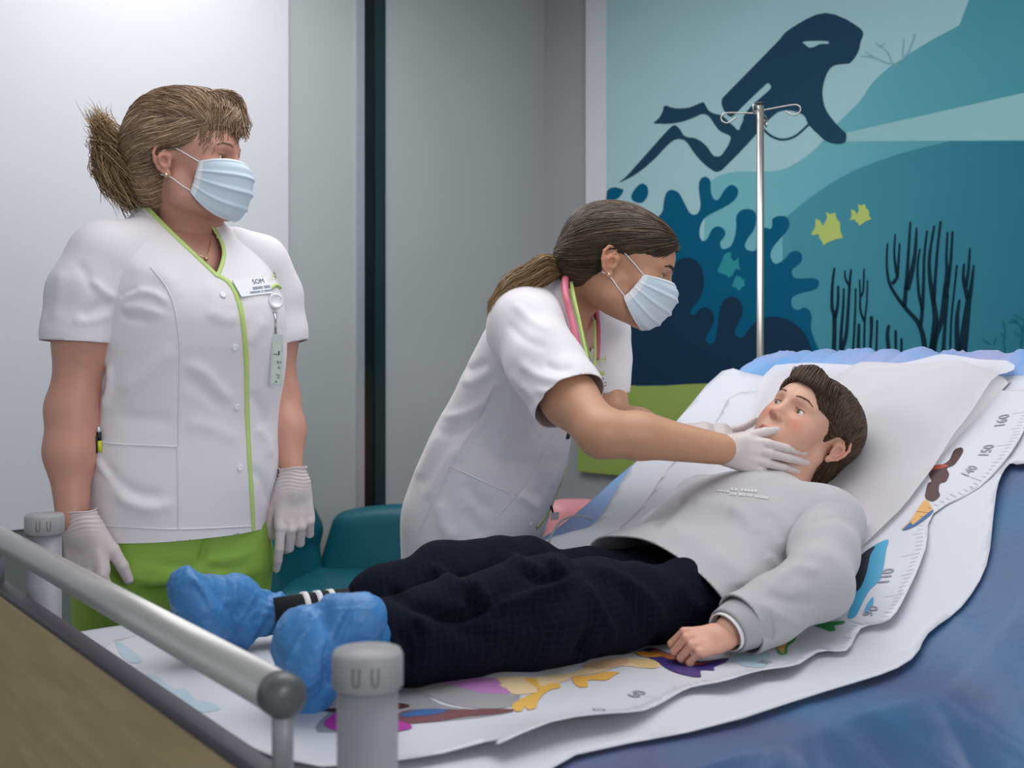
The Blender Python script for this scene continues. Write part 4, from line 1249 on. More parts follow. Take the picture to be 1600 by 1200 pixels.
def mask(L, parent, kind=1):
    ctr = np.array([(.1045, -.006), (.1165, -.022), (.1170, -.045), (.1110, -.070), (.099, -.094), (.083, -.112), (.069, -.117)])
    sid = np.array([(.044, -.010), (.041, -.020), (.037, -.030), (.033, -.040), (.028, -.052), (.022, -.062), (.020, -.066)])
    n1, n2 = 72, 61
    V = []; 
    for i in range(n1):
        v = i / (n1 - 1) * (len(ctr) - 1)
        k = np.arange(len(ctr))
        cy, cz = np.interp(v, k, ctr[:, 0]), np.interp(v, k, ctr[:, 1]); sy, sz = np.interp(v, k, sid[:, 0]), np.interp(v, k, sid[:, 1])
        vf = i / (n1 - 1)
        for j in range(n2):
            u = -1 + 2 * j / (n2 - 1); a = abs(u)
            th = a * math.pi / 2
            hw = .0680 - .004 * abs(vf - .4)
            x = hw * math.sin(th) ** .95 * (1 if u > 0 else -1)
            blend = math.cos(th) ** .85
            y = sy + (cy - sy) * blend; z = sz + (cz - sz) * (1 - (1 - blend) ** 1.4)
            # pleats
            pl = 0
            for q in (.30, .50, .70):
                d = vf - q
                if -.055 < d < 0: pl += (d + .055) / .055 * .0042
                elif 0 <= d < .018: pl += (1 - d / .018) * .0042
            pl *= (1 - a ** 4 * .8)
            y += pl * math.cos(th * .8); x += pl * math.sin(th * .8) * (1 if u > 0 else -1)
            if .02 < vf < .09: y += .0010 * math.sin((vf - .02) / .07 * math.pi * 2)
            V.append((x, y, z))
    Fc = [(i * n2 + j, i * n2 + j + 1, (i + 1) * n2 + j + 1, (i + 1) * n2 + j) for i in range(n1 - 1) for j in range(n2 - 1)]
    mi = [1 if (i < 2 or i >= n1 - 3 or j < 2 or j >= n2 - 3) else 0 for i in range(n1 - 1) for j in range(n2 - 1)]
    W3 = L(np.array(V))
    if not L.flip(): Fc = [tuple(reversed(f)) for f in Fc]
    o = obj('face_mask', W3, Fc, [MATS['mask_blue'], MATS['mask_white']], parent, mi=mi)
    md = o.modifiers.new('thickness', 'SOLIDIFY'); md.thickness = .0012; md.offset = 0
    for s in (-1, 1):
        a = [(s * .0655, .045, -.012), (s * .074, .020, .006), (s * .0785, -.004, .022), (s * .082, -.020, .030), (s * .083, -.032, .020)]
        b = [(s * .0655, .022, -.064), (s * .072, .006, -.052), (s * .079, -.012, -.036), (s * .080, -.030, -.030)]
        for q in (a, b):
            MB().tube([Vector(p) for p in L(np.array(catmull(q, 5)))], .0011, 6).build('ear_loop', MATS['mask_white'], o)
    return o

def hand_mesh(curl, thumb=(0.9, .35, -.15, .35), spread=(.10, .03, -.04, -.12), fat=1.0, h=.0016, wristlen=.03, knuckle=.0, close=.02):
    """local: +Y fingers, +X thumb side, +Z back of the hand; curl: per finger (a, b, c) radians"""
    v = Vol((-.075, -.07, -.10), (.10, .20, .06), h)
    R = [.0086, .0089, .0084, .0074]
    root = [(.030, .088, 0), (.0105, .092, .002), (-.010, .089, .001), (-.0285, .081, -.003)]
    ln = [(.040, .024, .020), (.043, .027, .021), (.040, .025, .020), (.032, .019, .018)]
    # palm
    for i, rt in enumerate(root):
        bx = (.018, .007, -.006, -.018)[i]
        v.cap((bx, .006, -.004), (rt[0], rt[1] - .008, rt[2] - .005), .0140 * fat, .0112 * fat, .012)
    v.cap((.020, .030, -.014), (-.018, .030, -.014), .012 * fat, .012 * fat, .015)
    v.cap((.022, .07, -.009), (-.022, .066, -.010), .009 * fat, .009 * fat, .012)
    v.cap((0, -wristlen - .03, -.004), (0, .015, -.004), .0245 * fat, .025 * fat, .014, flat=((0, 0, 1), 1.16))
    tips = []
    for i in range(4):
        p = np.array(root[i], float); a = 0; yaw = spread[i]
        v.ell(p, (R[i] * 1.12 * fat,) * 3, .006)
        pts = [p - np.array((0, .012, .002))]; rs = [R[i] * 1.15 * fat]
        pts.append(p); rs.append(R[i] * 1.08 * fat)
        for k in range(3):
            a += curl[i][k]
            d = np.array((math.sin(yaw) * math.cos(a), math.cos(yaw) * math.cos(a), -math.sin(a)))
            p = p + d * ln[i][k]; pts.append(p.copy()); rs.append(R[i] * fat * (1.0, .93, .78)[k])
        v.chain(pts, rs, .0022)
        tips.append((pts, rs))
    # thumb
    a0, a1, a2, dn = thumb
    p = np.array((.020, .018, -.010)); pts = [p.copy()]; rs = [.0155 * fat]
    for k, (l, r, ang) in enumerate(((.040, .0112, a0), (.032, .0098, a0 + a1), (.026, .0078, a0 + a1 + a2))):
        d = norm((math.sin(ang), math.cos(ang), -dn)); p = p + d * l; pts.append(p.copy()); rs.append(r * fat)
    v.chain(pts[:2], rs[:2], .012); v.chain(pts[1:], rs[1:], .003)
    V, Fc = v.mesh(1)
    return V, Fc, pts, tips
def arm_frame(y, z):
    """fingers direction y, back-of-hand z; returns columns (thumb side, fingers, back). side = +1 / -1 chooses the hand"""
    y = norm(y); z = np.array(z, float); z = norm(z - y * (z @ y)); x = np.cross(y, z)
    return x, y, z
mat('glove', '#d0c3c2', 0.42, noise=(40, 0.035), bump=(260, 0.25, 0.0008), sss=.05)
def glove_mesh(M, o, k, parent, curl, thumb, cuff, cuffdir=None, **kw):
    V, Fc, tp, ti = hand_mesh(curl, thumb, **kw)
    # remove the far wrist end, replace by a loose cuff
    L = Loc(M, o, k)
    # stretched latex wrinkles round the wrist
    N = vnormals(V, Fc)
    w = np.exp(-((V[:, 1] + .012) / .022) ** 2)
    d = w * (np.sin(V[:, 1] * 900 + 3 * np.sin(V[:, 0] * 90) + V[:, 2] * 60) * .0009 + .0014)
    V = V + N * d[:, None]
    keep = V[Fc].mean(1)[:, 1] > -cuff
    Fc = Fc[keep]
    W3 = L(V)
    if L.flip(): Fc = Fc[:, ::-1]
    g = obj('glove', W3, Fc, MATS['glove'], parent)
    md = g.modifiers.new('thickness', 'SOLIDIFY'); md.thickness = .0006; md.offset = 1
    # rolled bead at the opening
    ring = []
    for q in range(33):
        a = 2 * math.pi * q / 32
        ring.append((.0275 * math.cos(a) * kw.get('fat', 1), -cuff + .0012 * math.sin(3 * a), -.004 + .0238 * math.sin(a) * kw.get('fat', 1)))
    MB().tube([Vector(p) for p in L(np.array(ring))], .0013, 8, caps=False).build('rolled_cuff', MATS['glove'], g)
    return g, L
def cut(V, Fc, poly, facing=True):
    """open a garment where its front shows inside the outline"""
    x, y = topx(V); c = V[Fc].mean(1); cx = x[Fc].mean(1); cy = y[Fc].mean(1)
    ins = inpoly(cx, cy, np.array(poly, float))
    N = vnormals(V, Fc)[Fc].mean(1)
    vw = c - np.array((0, 0, CZ))
    fr = (N * vw).sum(1) < 0
    return Fc[~(ins & fr)] if facing else Fc[~ins]
def slice_plane(V, Fc, p, n):
    """keep the side of the plane the normal points away from; faces on the edge are clipped exactly"""
    p = np.array(p, float); n = norm(n)
    d = (V - p) @ n
    T = np.concatenate([Fc[:, [0, 1, 2]], Fc[:, [0, 2, 3]]]) if Fc.shape[1] == 4 else Fc
    dt = d[T] < 0; k = dt.sum(1)
    keep = [T[k == 3]]; V = list(map(tuple, V)); new = {}; ex = []
    def cutp(i, j):
        key = (min(i, j), max(i, j))
        if key not in new:
            t = d[i] / (d[i] - d[j]); a, b = np.array(V[i]), np.array(V[j]); V.append(tuple(a + (b - a) * t)); new[key] = len(V) - 1
        return new[key]
    for f in T[(k == 1) | (k == 2)]:
        f = [int(x) for x in f]
        ins = [d[x] < 0 for x in f]
        if sum(ins) == 1:
            i = ins.index(True); a, b, c = f[i], f[(i + 1) % 3], f[(i + 2) % 3]; ex.append((a, cutp(a, b), cutp(a, c)))
        else:
            i = ins.index(False); a, b, c = f[i], f[(i + 1) % 3], f[(i + 2) % 3]; ab, ac = cutp(a, b), cutp(a, c)
            ex.append((ab, b, c)); ex.append((ab, c, ac))
    Fc = np.concatenate(keep + ([np.array(ex)] if ex else []))
    V = np.array(V); used = np.unique(Fc); m = np.full(len(V), -1); m[used] = np.arange(len(used))
    return V[used], m[Fc]
def brows(L, V, Fc, parent, color, thick=1.0, n=150, z0=0.0):
    """short eyebrow hairs growing out of the skin"""
    tr = bvh(V, Fc); r = np.random.default_rng(5); P_ = []
    for s in (-1, 1):
        for i in range(n):
            f = r.random(); x = .014 + .034 * f; z = z0 + .0215 + .0042 * math.sin(min(1, f * 1.25) * math.pi * .62) - .0035 * max(0, f - .7) / .3 + r.normal() * .0011 * (1.3 - f) * thick
            pts = []
            for k in range(4):
                q = tr.ray_cast(Vector((s * (x + k * .0016), .2, z + k * .0006 * (1 - 1.6 * f))), Vector((0, -1, 0)))
                if q[0] is None: break
                pts.append(np.array(q[0]) + np.array((0, .0004 + .0002 * k, 0)))
            if len(pts) == 4: P_.append(L(np.array(pts)))
        a, b, c = strand_mesh(P_, pal([color], len(P_)), .00032, 3)
        obj('eyebrow', a, b, MATS['hair'], parent, col=c); P_ = []
def solid(o, t=.002, off=-1):
    m = o.modifiers.new('thickness', 'SOLIDIFY'); m.thickness = t; m.offset = off; return o
def bridge(o, *more):
    return o

# ------------------------------------------------------------------ standing nurse on the left
mat('tunic_white', '#dcd9de', 0.72, noise=(14, 0.012), bump=(1400, 0.12, 0.0004), sheen=.15)
mat('tunic_seam', '#d9d6dc', 0.75, noise=(200, 0.02))
mat('lime_trim', '#b9d17e', 0.65, noise=(300, 0.05))
mat('lime_trousers', '#8cb347', 0.75, noise=(10, 0.05), bump=(900, 0.15, 0.0005))
mat('button', '#e8e8ec', 0.3, noise=(100, 0.02))
mat('badge_white', '#e3e5ea', 0.3, noise=(100, 0.01))
mat('navy_ink', '#23355e', 0.5, noise=(100, 0.03))
mat('lime_ink', '#c2cf6a', 0.5, noise=(100, 0.03))
mat('gray_ink', '#8b93a6', 0.5, noise=(100, 0.03))
mat('clear_plastic', '#cfd6d4', 0.2, noise=(50, 0.03), alpha=.85)
mat('shoe_white', '#dddddd', 0.5, noise=(20, 0.02))

n1c = Vector((-.585, 2.04, 0))
nurse1 = empty('person', n1c, 'standing nurse with tied blond hair, white tunic with lime trim and lime trousers, arms hanging', 'person')
k1 = .985
M1 = frame((.985, -.14, .09), (-.08, .02, 1)) * np.array([1, .875, .91])
o1 = head_local(P(259, 252, 1.945), M1, k1)
L1 = Loc(M1, o1, k1)
def wl(L, w): return tuple(np.linalg.solve(L.M, (np.array(w) - L.o) / L.k))      # world -> head coordinates
neck_base = Vector((-.595, 2.055, 1.40))
V, Fc = head_vol('woman', [(0, -.022, -.045), wl(L1, neck_base + Vector((0.02, 0, .06))), wl(L1, neck_base)], [.054, .056, .066])
skin1 = '#c18d7b'
C = skin_cols(V, skin1, '#a85a55', brow='#7c5c48', blush='#c0705f')
Wd = L1(V); HV, HF = V, Fc
# ageing folds of the neck
N = vnormals(Wd, Fc)
parts_V = [Wd]; parts_F = [Fc]; parts_C = [C]
def body_add(V, Fc, col):
    n = sum(len(v) for v in parts_V); parts_V.append(V); parts_F.append(Fc + n); parts_C.append(np.tile(np.array(lin(col)), (len(V), 1)))
v = Vol((-.95, 1.75, .70), (-.25, 2.35, 1.47), .006)
# chest and shoulders under the clothes, then both arms
v.slab([(1.02, -.585, 2.04, .13, .09), (1.2, -.575, 2.035, .135, .10), (1.32, -.572, 2.035, .13, .095), (1.40, -.580, 2.04, .12, .075), (1.44, -.592, 2.05, .075, .055)], (.64, -.77), .03)
sR, eR, wR = (-.690, 1.935, 1.375), tuple(P(112, 640, 1.90)), tuple(P(113, 812, 1.87))
sL_, eL, wL = (-.455, 2.13, 1.375), tuple(P(436, 625, 2.14)), tuple(P(457, 750, 2.07))
v.chain([neck_base, (-.655, 1.99, 1.385), sR], [.055, .042, .046], .03)
v.chain([neck_base, (-.51, 2.095, 1.37), (-.470, 2.12, 1.365)], [.052, .034, .036], .03)
mR = np.array(sR) * .5 + np.array(eR) * .5
v.chain([sR, tuple(mR + (-.002, 0, 0)), eR], [.050, .047, .036], .03)
fR = np.array(eR) * .62 + np.array(wR) * .38
v.chain([eR, tuple(fR + (-.003, 0, 0)), wR], [.036, .037, .025], .03)
v.cap(eR, tuple(np.array(eR) + (.008, .0, -.03)), .034, .032, .02)
mL = np.array(sL_) * .5 + np.array(eL) * .5
v.chain([(-.470, 2.12, 1.365), tuple(mL), eL], [.036, .041, .034], .03)
fL = np.array(eL) * .62 + np.array(wL) * .38
v.chain([eL, tuple(fL + (.003, 0, 0)), wL], [.034, .032, .0195], .03)
Vb_, Fb_ = v.mesh(2)
body_add(Vb_, Fb_, skin1)
# legs inside the trousers down to the floor
v = Vol((-.80, 1.85, -.01), (-.38, 2.25, 1.0), .010)
hL = Vector((-.535, 2.09, .86)); hR = Vector((-.655, 2.00, .86))
for h_, fx in ((hL, (-.53, 2.11)), (hR, (-.66, 1.99))):
    v.chain([tuple(h_), (fx[0], fx[1], .48), (fx[0], fx[1], .09)], [.08, .052, .035], .03)
v.cap(tuple(hL + Vector((0, 0, .10))), tuple(hR + Vector((0, 0, .10))), .09, .09, .04)
a, b = v.mesh(1); body_add(a, b, skin1)
body1 = obj('body', np.concatenate(parts_V), np.concatenate(parts_F), MATS['skin'], nurse1, col=np.concatenate(parts_C))
brows(L1, HV, HF, body1, '#7a5c48', n=90)
eyes(L1, body1, '#5a4a3c', (.05, 1, -.12))
mask1 = mask(L1, nurse1)
# trousers
v = Vol((-.84, 1.78, .05), (-.34, 2.30, 1.05), .007)
v.slab([(.84, -.597, 2.045, .165, .112), (.90, -.597, 2.045, .165, .115), (1.0, -.595, 2.045, .16, .11)], (.64, -.77), .03, cap=None)
for h_, fx, r0 in ((Vector((-.533, 2.10, .84)), (-.53, 2.12), .092), (Vector((-.665, 1.995, .84)), (-.665, 1.98), .094)):
    v.chain([tuple(h_), (fx[0], fx[1], .50), (fx[0], fx[1], .09)], [r0, .078, .068], .018)
V, Fc = v.mesh(2)
V = wave(V, Fc, .16, .0025, 5)
q3 = lambda l: [(x * .4125, 680 + y * .4125) for x, y in l]
fl = [(q3(l), w, a) for l, w, a in [([(755, 500), (775, 440), (800, 370)], 5, -.012), ([(395, 490), (480, 530), (600, 550), (720, 520)], 7, .004), ([(400, 520), (470, 570), (590, 600)], 7, -.004), ([(750, 490), (680, 500), (600, 490)], 7, -.004),
      ([(700, 510), (600, 515), (480, 500)], 5, .003), ([(760, 470), (850, 470), (960, 440)], 6, .003), ([(770, 500), (860, 510), (950, 500)], 6, -.003), ([(390, 480), (395, 560), (440, 620)], 6, .004), ([(480, 560), (560, 640), (600, 650)], 8, .003), ([(790, 520), (870, 545), (960, 540)], 6, .003)]]
V = folds(V, Fc, fl)
tr1 = obj('trousers', V, Fc, MATS['lime_trousers'], nurse1)
for (x, y) in ((-.53, 2.11), (-.665, 1.98)):
    d = Vector((.64, -.77, 0))
    v = Vol((x - .2, y - .25, -.01), (x + .25, y + .2, .13), .006)
    v.cap((x - d.x * .05, y - d.y * .05, .04), (x + d.x * .13, y + d.y * .13, .03), .04, .036, .02); v.cap((x - d.x * .04, y - d.y * .04, .04), (x - d.x * .03, y - d.y * .03, .09), .04, .042, .02)
    v.D = np.maximum(v.D, .004 - v.ax[2][None, None, :])
    obj('shoe', *v.mesh(1), MATS['shoe_white'], nurse1)

# tunic
v = Vol((-.90, 1.74, .86), (-.28, 2.38, 1.54), .0045)
f1_ = (.64, -.77)
tab = [(.860, -.600, 2.040, .166, .122), (.917, -.598, 2.040, .166, .122), (.97, -.590, 2.04, .176, .125), (1.018, -.583, 2.04, .180, .126), (1.119, -.577, 2.035, .167, .123), (1.198, -.570, 2.03, .166, .130), (1.260, -.566, 2.025, .164, .142),
       (1.310, -.566, 2.025, .162, .142), (1.366, -.575, 2.035, .160, .120), (1.405, -.583, 2.04, .150, .092), (1.435, -.590, 2.05, .122, .076), (1.462, -.597, 2.058, .088, .066), (1.485, -.604, 2.066, .066, .060), (1.50, -.608, 2.07, .060, .056)]
v.slab(tab, f1_, .015, n=2.3, cap=None)
V, Fc = v.mesh(2)
V = wave(V, Fc, .22, .0022, 2)
q2 = lambda l: [(50 + x * .3, 400 + y * .3) for x, y in l]
fl = [(q2(l), w, a) for l, w, a in [
    ([(445, 240), (540, 190), (640, 200), (720, 260)], 7, .005), ([(450, 275), (560, 270), (700, 310)], 7, .004), ([(450, 300), (540, 330), (620, 340)], 6, -.003), ([(455, 225), (500, 190), (560, 170)], 5, -.004),
    ([(400, 560), (400, 680), (370, 820)], 6, .006), ([(360, 560), (375, 640), (350, 740)], 6, -.006), ([(440, 720), (560, 640), (700, 520), (760, 470)], 14, .004), ([(420, 830), (560, 850), (740, 860)], 12, -.003),
    ([(790, 560), (900, 610), (1000, 720), (1060, 760)], 10, .004), ([(790, 620), (880, 690), (1000, 790)], 10, -.0035), ([(900, 280), (1000, 330), (1080, 320)], 9, .003), ([(1120, 470), (1180, 380), (1220, 330)], 10, .003),
    ([(330, 940), (340, 1060), (420, 1180)], 6, .005), ([(360, 1060), (440, 1170), (560, 1240), (700, 1250)], 10, -.005), ([(400, 1130), (520, 1290), (700, 1330)], 12, .004), ([(790, 870), (960, 900), (1080, 980)], 12, .003),
    ([(1130, 700), (1200, 820), (1220, 900)], 10, -.004), ([(1160, 880), (1220, 960), (1240, 1060)], 8, .004), ([(1130, 1100), (1200, 1180), (1230, 1300)], 8, -.004), ([(420, 1260), (600, 1300), (760, 1290)], 9, .003),
    ([(640, 60), (700, 130), (760, 240)], 14, .003), ([(480, 40), (640, 90), (800, 160)], 14, .003), ([(900, 130), (960, 230), (980, 330)], 12, .0025)]]
V = folds(V, Fc, fl)
# keep the lower hem clean, curve of the opening
neck_poly = [(225, 315), (229, 326), (290, 386), (338, 431), (346, 412), (349, 395), (346, 380), (329, 350), (322, 300), (240, 290)]
hemz = V[Fc].mean(1)[:, 2]
V, Fc = slice_plane(V, Fc, (0, 0, .916), (0, 0, -1))
tunT = bvh(V, Fc)
Fc2 = cut(V, Fc, neck_poly)
# open the collar at the back and top
c = V[Fc2].mean(1)
Fc2 = Fc2[c[:, 2] < 1.488]
tunic1 = solid(obj('tunic', V, Fc2, MATS['tunic_white'], nurse1), .0018)
# sleeves
def sleeve(pts, rs, pl_p, pl_n, seedw, fl=None, h=.0045, parent=None, m='tunic_white', thick=.0018, amp=.002, name='sleeve'):
    A = np.array(pts); lo = A.min(0) - .11; hi = A.max(0) + .11
    v = Vol(lo, hi, h); v.chain(pts, rs, .02)
    V, Fc = v.mesh(2); V = wave(V, Fc, .12, amp, seedw)
    if fl: V = folds(V, Fc, fl)
    V, Fc = slice_plane(V, Fc, pl_p, pl_n)
    d = (V[Fc].mean(1) - np.array(pl_p)) @ norm(pl_n)
    o = solid(obj(name, V, Fc, MATS[m], parent), thick)
    return o, V, Fc
s1o, sV, sF = sleeve([(-.640, 1.985, 1.405), (-.682, 1.945, 1.385), (-.706, 1.925, 1.33), (-.716, 1.915, 1.26), (-.722, 1.91, 1.15)], [.058, .066, .064, .059, .056], tuple(P(131, 536, 1.92)), (-.05, -.05, -1), 3,
    [(q2(l), w, a) for l, w, a in [([(445, 230), (380, 190), (300, 120)], 7, .005), ([(440, 250), (350, 260), (250, 330)], 8, -.004), ([(430, 300), (330, 330), (200, 340)], 8, .004), ([(160, 60), (140, 200), (120, 360)], 9, .003), ([(230, 30), (290, 110), (330, 200)], 9, -.003)]], parent=tunic1)
s2o, s2V, s2F = sleeve([(-.505, 2.10, 1.405), (-.470, 2.125, 1.385), (-.448, 2.14, 1.33), (-.438, 2.145, 1.27), (-.43, 2.145, 1.15)], [.055, .060, .057, .054, .052], tuple(P(440, 540, 2.13)), (.25, 0, -1), 6, parent=tunic1)
# trim, seams, pocket, buttons
def trims(tree, items, m, name, parent, thick=.0012, off=.0016):
    mb = MB()
    for pl, w in items: ribbon(mb, tree, pl, w, off)
    o = mb.build(name, m, parent)
    return o
green = [(338, 430), (352, 437), (364, 450), (374, 475), (381, 515), (385, 570), (386, 640), (389, 710), (393, 770), (396, 828)]
trims(tunT, [(green, .0095)], MATS['lime_trim'], 'lime_placket', tunic1)
trims(tunT, [([(227, 322), (260, 356), (300, 394), (340, 432)], .0085), ([(329, 349), (345, 376), (350, 396), (346, 416), (339, 432)], .0075)], MATS['lime_trim'], 'collar_trim', tunic1)
for l in ([(236, 418), (258, 446), (271, 475), (279, 520), (281, 560), (279, 680), (279, 760), (279, 828)],):
    trims(tunT, [(l, .0032)], MATS['tunic_seam'], 'seam', tunic1, off=.0009)
for l in ([(154, 691), (200, 695), (277, 698)], [(277, 698), (279, 760), (279, 822)], [(146, 820), (270, 827), (395, 822)]):
    trims(tunT, [(l, .004)], MATS['tunic_seam'], 'pocket_hem', tunic1, off=.001)
for (x, y) in ((348, 461), (367, 543), (370, 636), (375, 731)):
    h_ = onto2(tunT, x, y, .0005)
    R = Vector((0, 0, 1)).rotation_difference(h_[1]).to_matrix()
    MB().lathe([(.0055, 0), (.0058, .0012), (.0045, .0018), (.003, .0014), (.0005, .0014)], h_[0], 20, rot=R).build('button', MATS['button'], tunic1)
# badge, logo, reel, card
def plate(tree, quad, thick, m, name, parent, off=.002):
    """thin plate laid on cloth, corners as seen; returns corner frame"""
    H = [onto2(tree, x, y, off) for x, y in quad]
    n = sum((h[1] for h in H), Vector()).normalized()
    a, b, c, d = [h[0] for h in H]
    V = [p + n * o for o in (0, thick) for p in (a, b, c, d)]
    MB().add(V, [(4, 5, 6, 7), (3, 2, 1, 0), (0, 1, 5, 4), (1, 2, 6, 5), (2, 3, 7, 6), (3, 0, 4, 7)]).build(name, m, parent, smooth=False)
    return (a + n * thick, b + n * thick, c + n * thick, d + n * thick, n)
def write(fr, txt, u0, v0, u1, v1, m, name, parent, bold=0):
    a, b, c, d, n = fr
    V2, F2 = textmesh(txt, 1.0); A = np.array(V2); lo, hi = A.min(0), A.max(0)
    V3 = []
    for (x, y) in V2:
        u = u0 + (x - lo[0]) / (hi[0] - lo[0]) * (u1 - u0); w = v1 + (y - lo[1]) / (hi[1] - lo[1]) * (v0 - v1)
        p = (a * (1 - u) + b * u) * (1 - w) + (d * (1 - u) + c * u) * w
        V3.append(p + n * .0006)
    F2 = [f if (V3[f[1]] - V3[f[0]]).cross(V3[f[2]] - V3[f[0]]).dot(n) > 0 else tuple(reversed(f)) for f in F2]
    MB().add(V3, F2).build(name, m, parent, smooth=False)
fr = plate(tunT, [(361, 441), (413, 434), (423, 460), (375, 466)], .0018, MATS['badge_white'], 'name_badge', tunic1, .004)
write(fr, 'SOM', .52, .12, .86, .38, MATS['navy_ink'], 'badge_print', tunic1)
write(fr, '-------- -----', .44, .54, .98, .70, MATS['gray_ink'], 'badge_print', tunic1)
write(fr, '---------- -- --------', .30, .78, .99, .90, MATS['gray_ink'], 'badge_print', tunic1)
fr = (*[onto2(tunT, x, y, .0025)[0] for x, y in [(404, 434), (430, 424), (430, 437), (406, 444)]], onto2(tunT, 420, 434)[1])
write(fr, 'OCH', 0, 0, 1, 1, MATS['lime_ink'], 'embroidered_logo', tunic1)
fr = (*[onto2(tunT, x, y, .0025)[0] for x, y in [(427, 423), (436, 423), (438, 434), (429, 436)]], onto2(tunT, 430, 430)[1])
write(fr, '8', 0, 0, 1, 1, MATS['navy_ink'], 'embroidered_logo', tunic1)
h_ = onto2(tunT, 427, 473, .004); R = Vector((0, 0, 1)).rotation_difference((h_[1] + Vector((-.2, -.8, 0))).normalized()).to_matrix()
rl = MB().lathe([(.012, 0), (.0138, .001), (.0138, .006), (.0125, .0078), (.0105, .0078), (.0100, .0070), (.0005, .0070)], h_[0], 28, rot=R).build('badge_reel', MATS['badge_white'], tunic1)
trims(tunT, [([(421, 452), (430, 446), (437, 450)], .006)], MATS['lime_trim'], 'clip_strap', tunic1, off=.004)
a = P(429, 488, h_[0].y - .006); b = P(431, 526, h_[0].y - .008)
MB().tube([a, a * .5 + b * .5 + Vector((.001, 0, 0)), b], [.0035, .0016, .0022], 8).build('card_clip', MATS['steel'], rl)
dd = h_[0].y - .012
q = [P(x, y, dd) for x, y in [(425, 521), (443, 523), (440, 604), (422, 602)]]
nn = (q[1] - q[0]).cross(q[3] - q[0]).normalized(); nn = nn if nn.y < 0 else -nn
def plate3(q, nn, t, m, name, parent):
    V = [p + nn * o for o in (0, t) for p in q]
    return MB().add(V, [(4, 5, 6, 7), (3, 2, 1, 0), (0, 1, 5, 4), (1, 2, 6, 5), (2, 3, 7, 6), (3, 0, 4, 7)]).build(name, m, parent, smooth=False)
hc = plate3(q, nn, .0012, MATS['clear_plastic'], 'card_holder', tunic1)
qq = [P(x, y, dd - .0016) for x, y in [(427, 534), (441, 536), (438.5, 601), (423, 599)]]
mat('card_mint', '#c3d4c6', 0.5, noise=(60, 0.03))
plate3(qq, nn, .0004, MATS['card_mint'], 'card', tunic1)
fr = (qq[0] + nn * .0006, qq[1] + nn * .0006, qq[2] + nn * .0006, qq[3] + nn * .0006, nn)
for (t_, u0, v0, u1, v1) in (('I', .62, .20, .76, .30), ('—', .1, .285, .6, .30), ('EI', .55, .44, .95, .50), ('o', .65, .57, .9, .63), ('==', .5, .76, .9, .80), ('=', .6, .83, .9, .86), ('.', .45, .93, .65, .96)):
    write(fr, t_, u0, v0, u1, v1, MATS['navy_ink'], 'card_print', hc)
# pen in the pocket
_pd = min(h_.y for h_ in (onto2(tunT, 156, 690, .0)[0], onto2(tunT, 158, 672, .0)[0])) - .007
p0, p1 = P(154, 667, _pd), P(156, 706, _pd)
pen = MB().tube([p0, p0 * .8 + p1 * .2], [.0018, .0034], 10).build('pen', MATS['badge_white'], None)
tag(pen, 'black and yellow pen clipped in the tunic pocket of the standing nurse', 'pen')
mat('pen_yellow', '#c8cf1e', 0.4, noise=(90, 0.02))
MB().tube([p0 * .8 + p1 * .2, p0 * .45 + p1 * .55], .0040, 12).build('grip', MATS['black_plastic'], pen)
MB().tube([p0 * .45 + p1 * .55, p1], .0038, 12).build('barrel', MATS['pen_yellow'], pen)
MB().tube([P(151, 682, _pd - .004), P(151.5, 708, _pd - .004)], .0013, 8).build('clip', MATS['black_plastic'], pen)
# necklace and earring
hT = bvh(np.concatenate(parts_V), np.concatenate(parts_F))
mb = MB(); pts = [onto(hT, x, y, .002) for x, y in catmull([(329, 372), (326, 390), (321, 402), (312, 400), (303, 394), (297, 390)], 5)]
pts = [p[0] for p in pts if p]
MB().tube(pts, .0006, 6).build('necklace', MATS['earring'], nurse1)
h_ = onto2(hT, 321, 406, .003)
MB().lathe([(.0005, -.004), (.003, -.002), (.0032, .002), (.0005, .004)], h_[0], 12).build('pendant', MATS['earring'], nurse1)
e = L1(np.array([(.084, -.018 + .001, -.006 - .027)]))[0]
MB().lathe([(.0005, -.004), (.0032, -.0025), (.0040, 0), (.0032, .0025), (.0005, .004)], e, 14).build('earring', MATS['earring'], nurse1)

# gloved hands
def handset(name_parent, wrist, fdir, ddir, mirror, k, curl, thumb, cuff, **kw):
    x, y, z = arm_frame(fdir, ddir)
    if mirror: x = -x
    M = np.stack([x, y, z], 1)
    return glove_mesh(M, np.array(wrist), k, name_parent, curl, thumb, cuff, **kw)
relaxed = [(.30, .45, .25), (.40, .60, .35), (.45, .70, .35), (.45, .65, .35)]
handset(nurse1, P(125, 818, 1.865), (.12, -.02, -1), (-.25, -1, 0), True, .98, relaxed, (.55, -.25, -.15, .30), .020)
handset(nurse1, P(459, 752, 2.068), (.06, -.05, -1), (.45, -1, -.05), False, .92, [(.10, .22, .10), (.50, .9, .5), (.60, 1.0, .6), (.62, 1.0, .6)], (.50, -.35, -.25, .35), .026)

